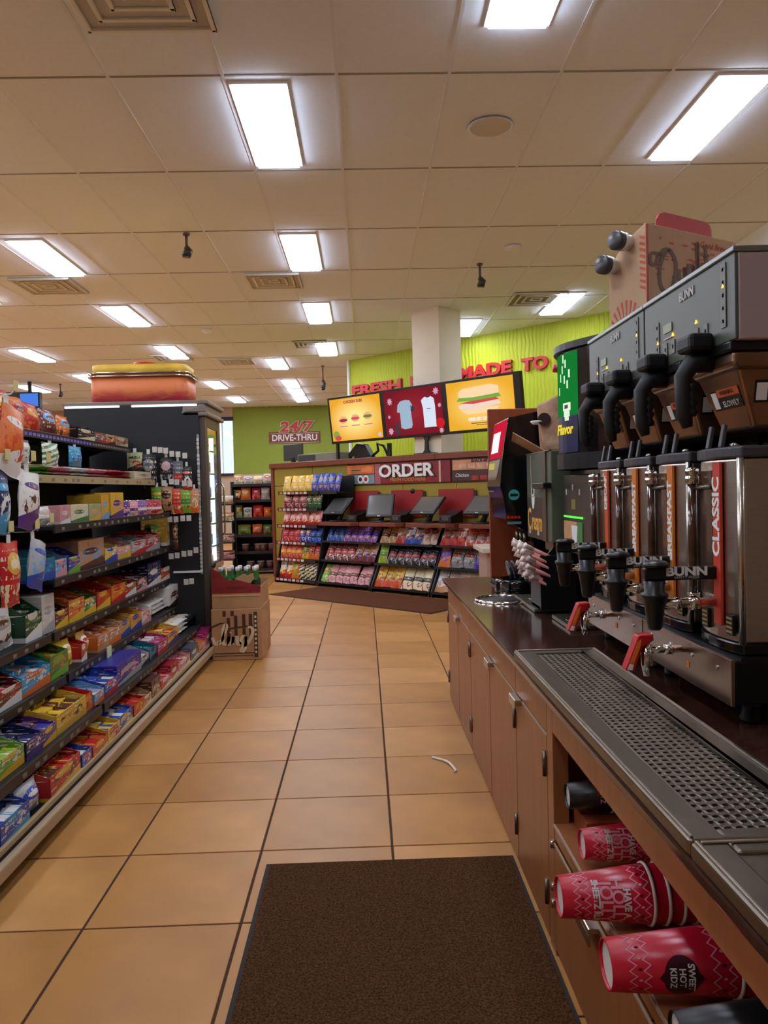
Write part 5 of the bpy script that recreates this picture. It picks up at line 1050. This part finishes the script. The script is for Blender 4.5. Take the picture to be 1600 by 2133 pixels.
# local x: along wide face, local y: along cap face; wide face at y=0 looks toward the entrance, cap face at x=0
M_kraft=mat('kraft',(198,160,124),.75,noise=.05,nscale=10); M_rink=mat('red_ink',(196,92,72),.7); M_gink=mat('grey_ink',(118,100,86),.7)
MB().prism([(0,0),(.186,0),(.186,.33),(.10,.41),(.0,.455)],'x',0,.55).build('carton',M_kraft,T,bevel=.003)
b=MB()
for k in range(11):
    a=PI*(k+.5)/11; b.prism([(.10+.035*math.cos(a),.06+.03*math.sin(a)),(.10+.085*math.cos(a-.06),.06+.12*math.sin(a-.06)),(.10+.085*math.cos(a+.06),.06+.12*math.sin(a+.06))],'x',-.0012,0)
for k in range(9): b.prism([(.004,.20+.024*k),(.03,.212+.024*k),(.03,.222+.024*k),(.004,.212+.024*k)],'x',-.0012,0)
tag(b.build('sunburst_print',M_rink,T),None,kind='stuff')
b=MB().box(.0,.012,-.0012,0,.0,.45).build('edge_print',M_rink,T)
b=MB(); rr_=random.Random(2)
for k in range(46):
    x=.04+rr_.random()*.45; z=.26+rr_.random()*.15
    if z+.01<.44: b.box(x,x+rr_.uniform(.01,.045),-.0010,0,z,z+rr_.uniform(.003,.009))
tag(b.build('small_print',M_rink,T),None,kind='stuff')
QUAL=[[(1.1,2.2),(.2,2.5),(-.1,2.0),(.3,1.75),(.6,2.1),(1.3,2.55),(1.9,2.45)],[(1.9,2.45),(2.2,1.6),(1.7,.5),(.9,.05),(.45,.5),(.6,1.4),(1.2,2.2),(1.9,2.45)],[(.4,-.05),(1.0,-.3),(1.7,-.1),(2.3,.0)],[(2.35,1.2),(2.25,.5),(2.45,.3),(2.8,.7),(2.95,1.25)],[(2.95,1.25),(2.85,.5),(3.05,.35)],[(3.75,1.15),(3.4,1.3),(3.15,.8),(3.3,.4),(3.6,.7),(3.8,1.25)],[(3.8,1.25),(3.7,.5),(3.95,.4),(4.3,1.4),(4.6,2.5),(4.4,2.2),(4.2,1.0),(4.35,.45),(4.6,.7)],[(4.7,1.3),(4.6,.6),(4.8,.45)],[(4.85,1.7),(4.88,1.75)],[(5.3,2.3),(5.05,.8),(5.2,.5)],[(4.95,1.6),(5.5,1.65)],[(5.5,1.3),(5.5,.7),(5.8,.8),(6.0,1.3)],[(6.0,1.3),(5.8,.1),(5.4,-.4)]]
stroke('lettering',S(QUAL,0,0,.064),.019,M_gink,T,frame((.06,-.0014,.185),(math.cos(.26),0,math.sin(.26)),(-math.sin(.26),0,math.cos(.26))))
text('lettering','Good Brew',.035,M_rink,T,frame((.40,-.001,.415),(1,0,0),(0,0,1)),shear=.25)
b=MB().prism([(.12,.40),(.12,.50),(.14,.525),(.17,.535),(.42,.535),(.45,.525),(.46,.50),(.46,.40)],'y',.05,.056).build('red_handle_flap',mat('flap_red',(186,58,54),.6),T)
for (yy,zz) in ((.085,.40),(.155,.325)):
    n=MB().lathe([(.03,0),(.03,-.03),(.036,-.032),(.036,-.05)],(0,yy,zz),'x',20).build('spout_neck',M_white,T); MB().lathe([(.037,-.05),(.037,-.075),(.033,-.08),(.0005,-.08)],(0,yy,zz),'x',20).build('cap',mat('cap_dark',(58,58,62),.35),n)
# ---------------------------------------------------------------- condiment stand behind the counter
T=thing('condiment_stand','small cream-topped stand between the chip racks and partition','stand',(1.3,7.2,0)); part(T,'top',MB().box(1.03,1.6,6.9,7.5,.66,.702),mat('stand_top',(205,190,172),.4),.006); part(T,'body',MB().box(1.075,1.55,6.95,7.45,.0,.66),mat('stand_body',(168,140,124),.5),.004)
# ---------------------------------------------------------------- paper cups lying in the niche, bases toward the aisle
M_cupr=mat('cup_red',(186,16,44),.28); M_cupb=mat('cup_black',(22,22,22),.35); M_cupw=mat('cup_white',(214,210,200),.5); M_cdark=mat('cup_emblem',(58,12,20),.4); M_cpk=mat('cup_pink',(226,148,156),.5)
def cup_mesh(L,rb,rm,m):
    return MB().lathe([(rb*.93,.006),(rb*.93,.0),(rb,.0),(rm,L)],n=36,caps=False).add([],[]).mesh('cup_wall',m)
def wrapmesh(me,a0,ph0,L,rb,rm,e):
    for v in me.vertices:
        a=a0+v.co.y; r=rb+(rm-rb)*a/L+e; ph=ph0-v.co.x/r; v.co=(-math.sin(ph)*r,-math.cos(ph)*r,a)
def rib(T,a0,amp,w,n,L,rb,rm,m,name='zigzag_print'):
    b=MB(); vs=[]
    for k in range(n+1):
        ph=-1.6+3.4*k/n; a=a0+(amp if k%2 else -amp)
        for q in (-w/2,w/2): r=rb+(rm-rb)*(a+q)/L+.0006; vs.append((-math.sin(ph)*r,-math.cos(ph)*r,a+q))
    b.add(vs,[(2*k,2*k+1,2*k+3,2*k+2) for k in range(n)]); b.build(name,m,T)
def cup(x,y,z,L,rb,rm,m,label,full=True,emblem=False,grp=None,words=True,spin=0):
    T=thing('paper_cup',label,'paper cup',(x,y,z),0,grp); T.rotation_euler=(0,PI/2,0)
    link('cup_wall',cup_mesh(L,rb,rm,m),T); MB().lathe([(rb*.94,.006),(.0005,.006)],n=36,caps=False).build('cup_base',M_cupw,T); MB().lathe([(rm,L-.004),(rm+.003,L-.003),(rm+.004,L),(rm+.002,L+.003),(rm-.001,L+.001)],n=36,caps=False).build('rim',M_cupw,T)
    if not full: return T
    for a in (.16,.27,.80,.92): rib(T,a*L,.006,.0034,18,L,rb,rm,M_cpk)
    b=MB()
    for f in (.215,.86):
        for k in range(8):
            ph=-1.2+.38*k+.1*f; r=rb+(rm-rb)*f+.0006; vs=[]
            for q in range(6): vs.append((-math.sin(ph+.05*math.cos(q*PI/3))*r,-math.cos(ph+.05*math.cos(q*PI/3))*r,f*L+.004*math.sin(q*PI/3)))
            b.add(vs,[tuple(range(6))],k%2)
    tag(b.build('berry_print',[M_cdark,M_cpk],T),None,kind='stuff')
    if words:
        for body,a,s in (('HAVE A',.70,.018),('HOLLY',.60,.034),('JOLLY',.47,.034),('SHEETZ RUN',.365,.017)):
            me=text_mesh(body,s,ext=0,off=.0008,sx=.95); wrapmesh(me,a*L,.12+spin,L,rb,rm,.0014); me.materials.clear(); me.materials.append(M_cpk if s>.02 else M_cupw); link('lettering',me,T)
    if emblem:
        me=MB().add([(q/6*.036*math.cos(2*PI*k/24),q/6*.03*math.sin(2*PI*k/24)*(1.25 if k in(6,18) else 1),0) for q in range(7) for k in range(24)],[(24*q+k,24*q+(k+1)%24,24*q+24+(k+1)%24,24*q+24+k) for q in range(6) for k in range(24)]).mesh('emblem',M_cdark); wrapmesh(me,.53*L,.05,L,rb,rm,.001); link('emblem',me,T)
        for body,a in (('SWEET',.60),('HOT',.53),('KIDZ',.46)):
            me=text_mesh(body,.015,ext=0,off=.0004); wrapmesh(me,a*L,.05,L,rb,rm,.0022); me.materials.clear(); me.materials.append(M_cupw); link('lettering',me,T)
    return T
SH=.3565
def lay(rm): return SH+rm+.0042
tag(MB().box(.53,.9,1.91,2.03,.3562,.41).build('cup_riser',M_woodr,bevel=.003),'small wooden riser block under the black paper cup','riser')
cup(.497,1.968,.4145+.042,.11,.031,.042,M_cupb,'small black paper cup lying deepest in the niche',full=False)
t=bpy.data.objects['paper_cup']; 
b=MB()
for k in range(6): ph=.75-.07*k; r=.0385; b.add([(-math.sin(ph)*r,-math.cos(ph)*r,.068),(-math.sin(ph-.07)*r,-math.cos(ph-.07)*r,.068),(-math.sin(ph-.07)*(r+.0035),-math.cos(ph-.07)*(r+.0035),.092),(-math.sin(ph)*(r+.0035),-math.cos(ph)*(r+.0035),.092)],[(0,1,2,3)])
b.build('red_logo',mat('logo_red',(170,30,40),.4),t)
me=text_mesh('SHEETZ',.017,ext=0,off=.0004); wrapmesh(me,.08,.55,.11,.030,.042,.0042); me.materials.clear(); me.materials.append(M_cupw); link('lettering',me,t)
for k in range(3): cup(.487+.03*k,1.80,lay(.048),.15,.034,.048,M_cupr,'red holly jolly paper cup with text, %s of the stack beside the black cup'%('front','second','third')[k],full=k==0,grp='nested red cups beside the black cup')
for k in range(4): cup(.372+.03*k,1.555,lay(.057),.178,.039,.057,M_cupr,'large red holly jolly paper cup, %s of the middle stack'%('front','second','third','fourth')[k],full=k==0,grp='nested red cups in the middle stack')
for k in range(2): cup(.397+.03*k,1.325,lay(.058),.215,.041,.058,M_cupr,'large red paper cup with dark emblem, %s of the near stack'%('front','second')[k],full=k==0,emblem=True,words=False,grp='nested red cups in the near stack')
cup(.455,1.165,lay(.045),.15,.032,.045,M_cupb,'black paper cup at the bottom picture edge',full=False)
cup(.44,1.045,lay(.057),.2,.040,.057,M_cupr,'red paper cup cut by the bottom right picture corner',words=False)
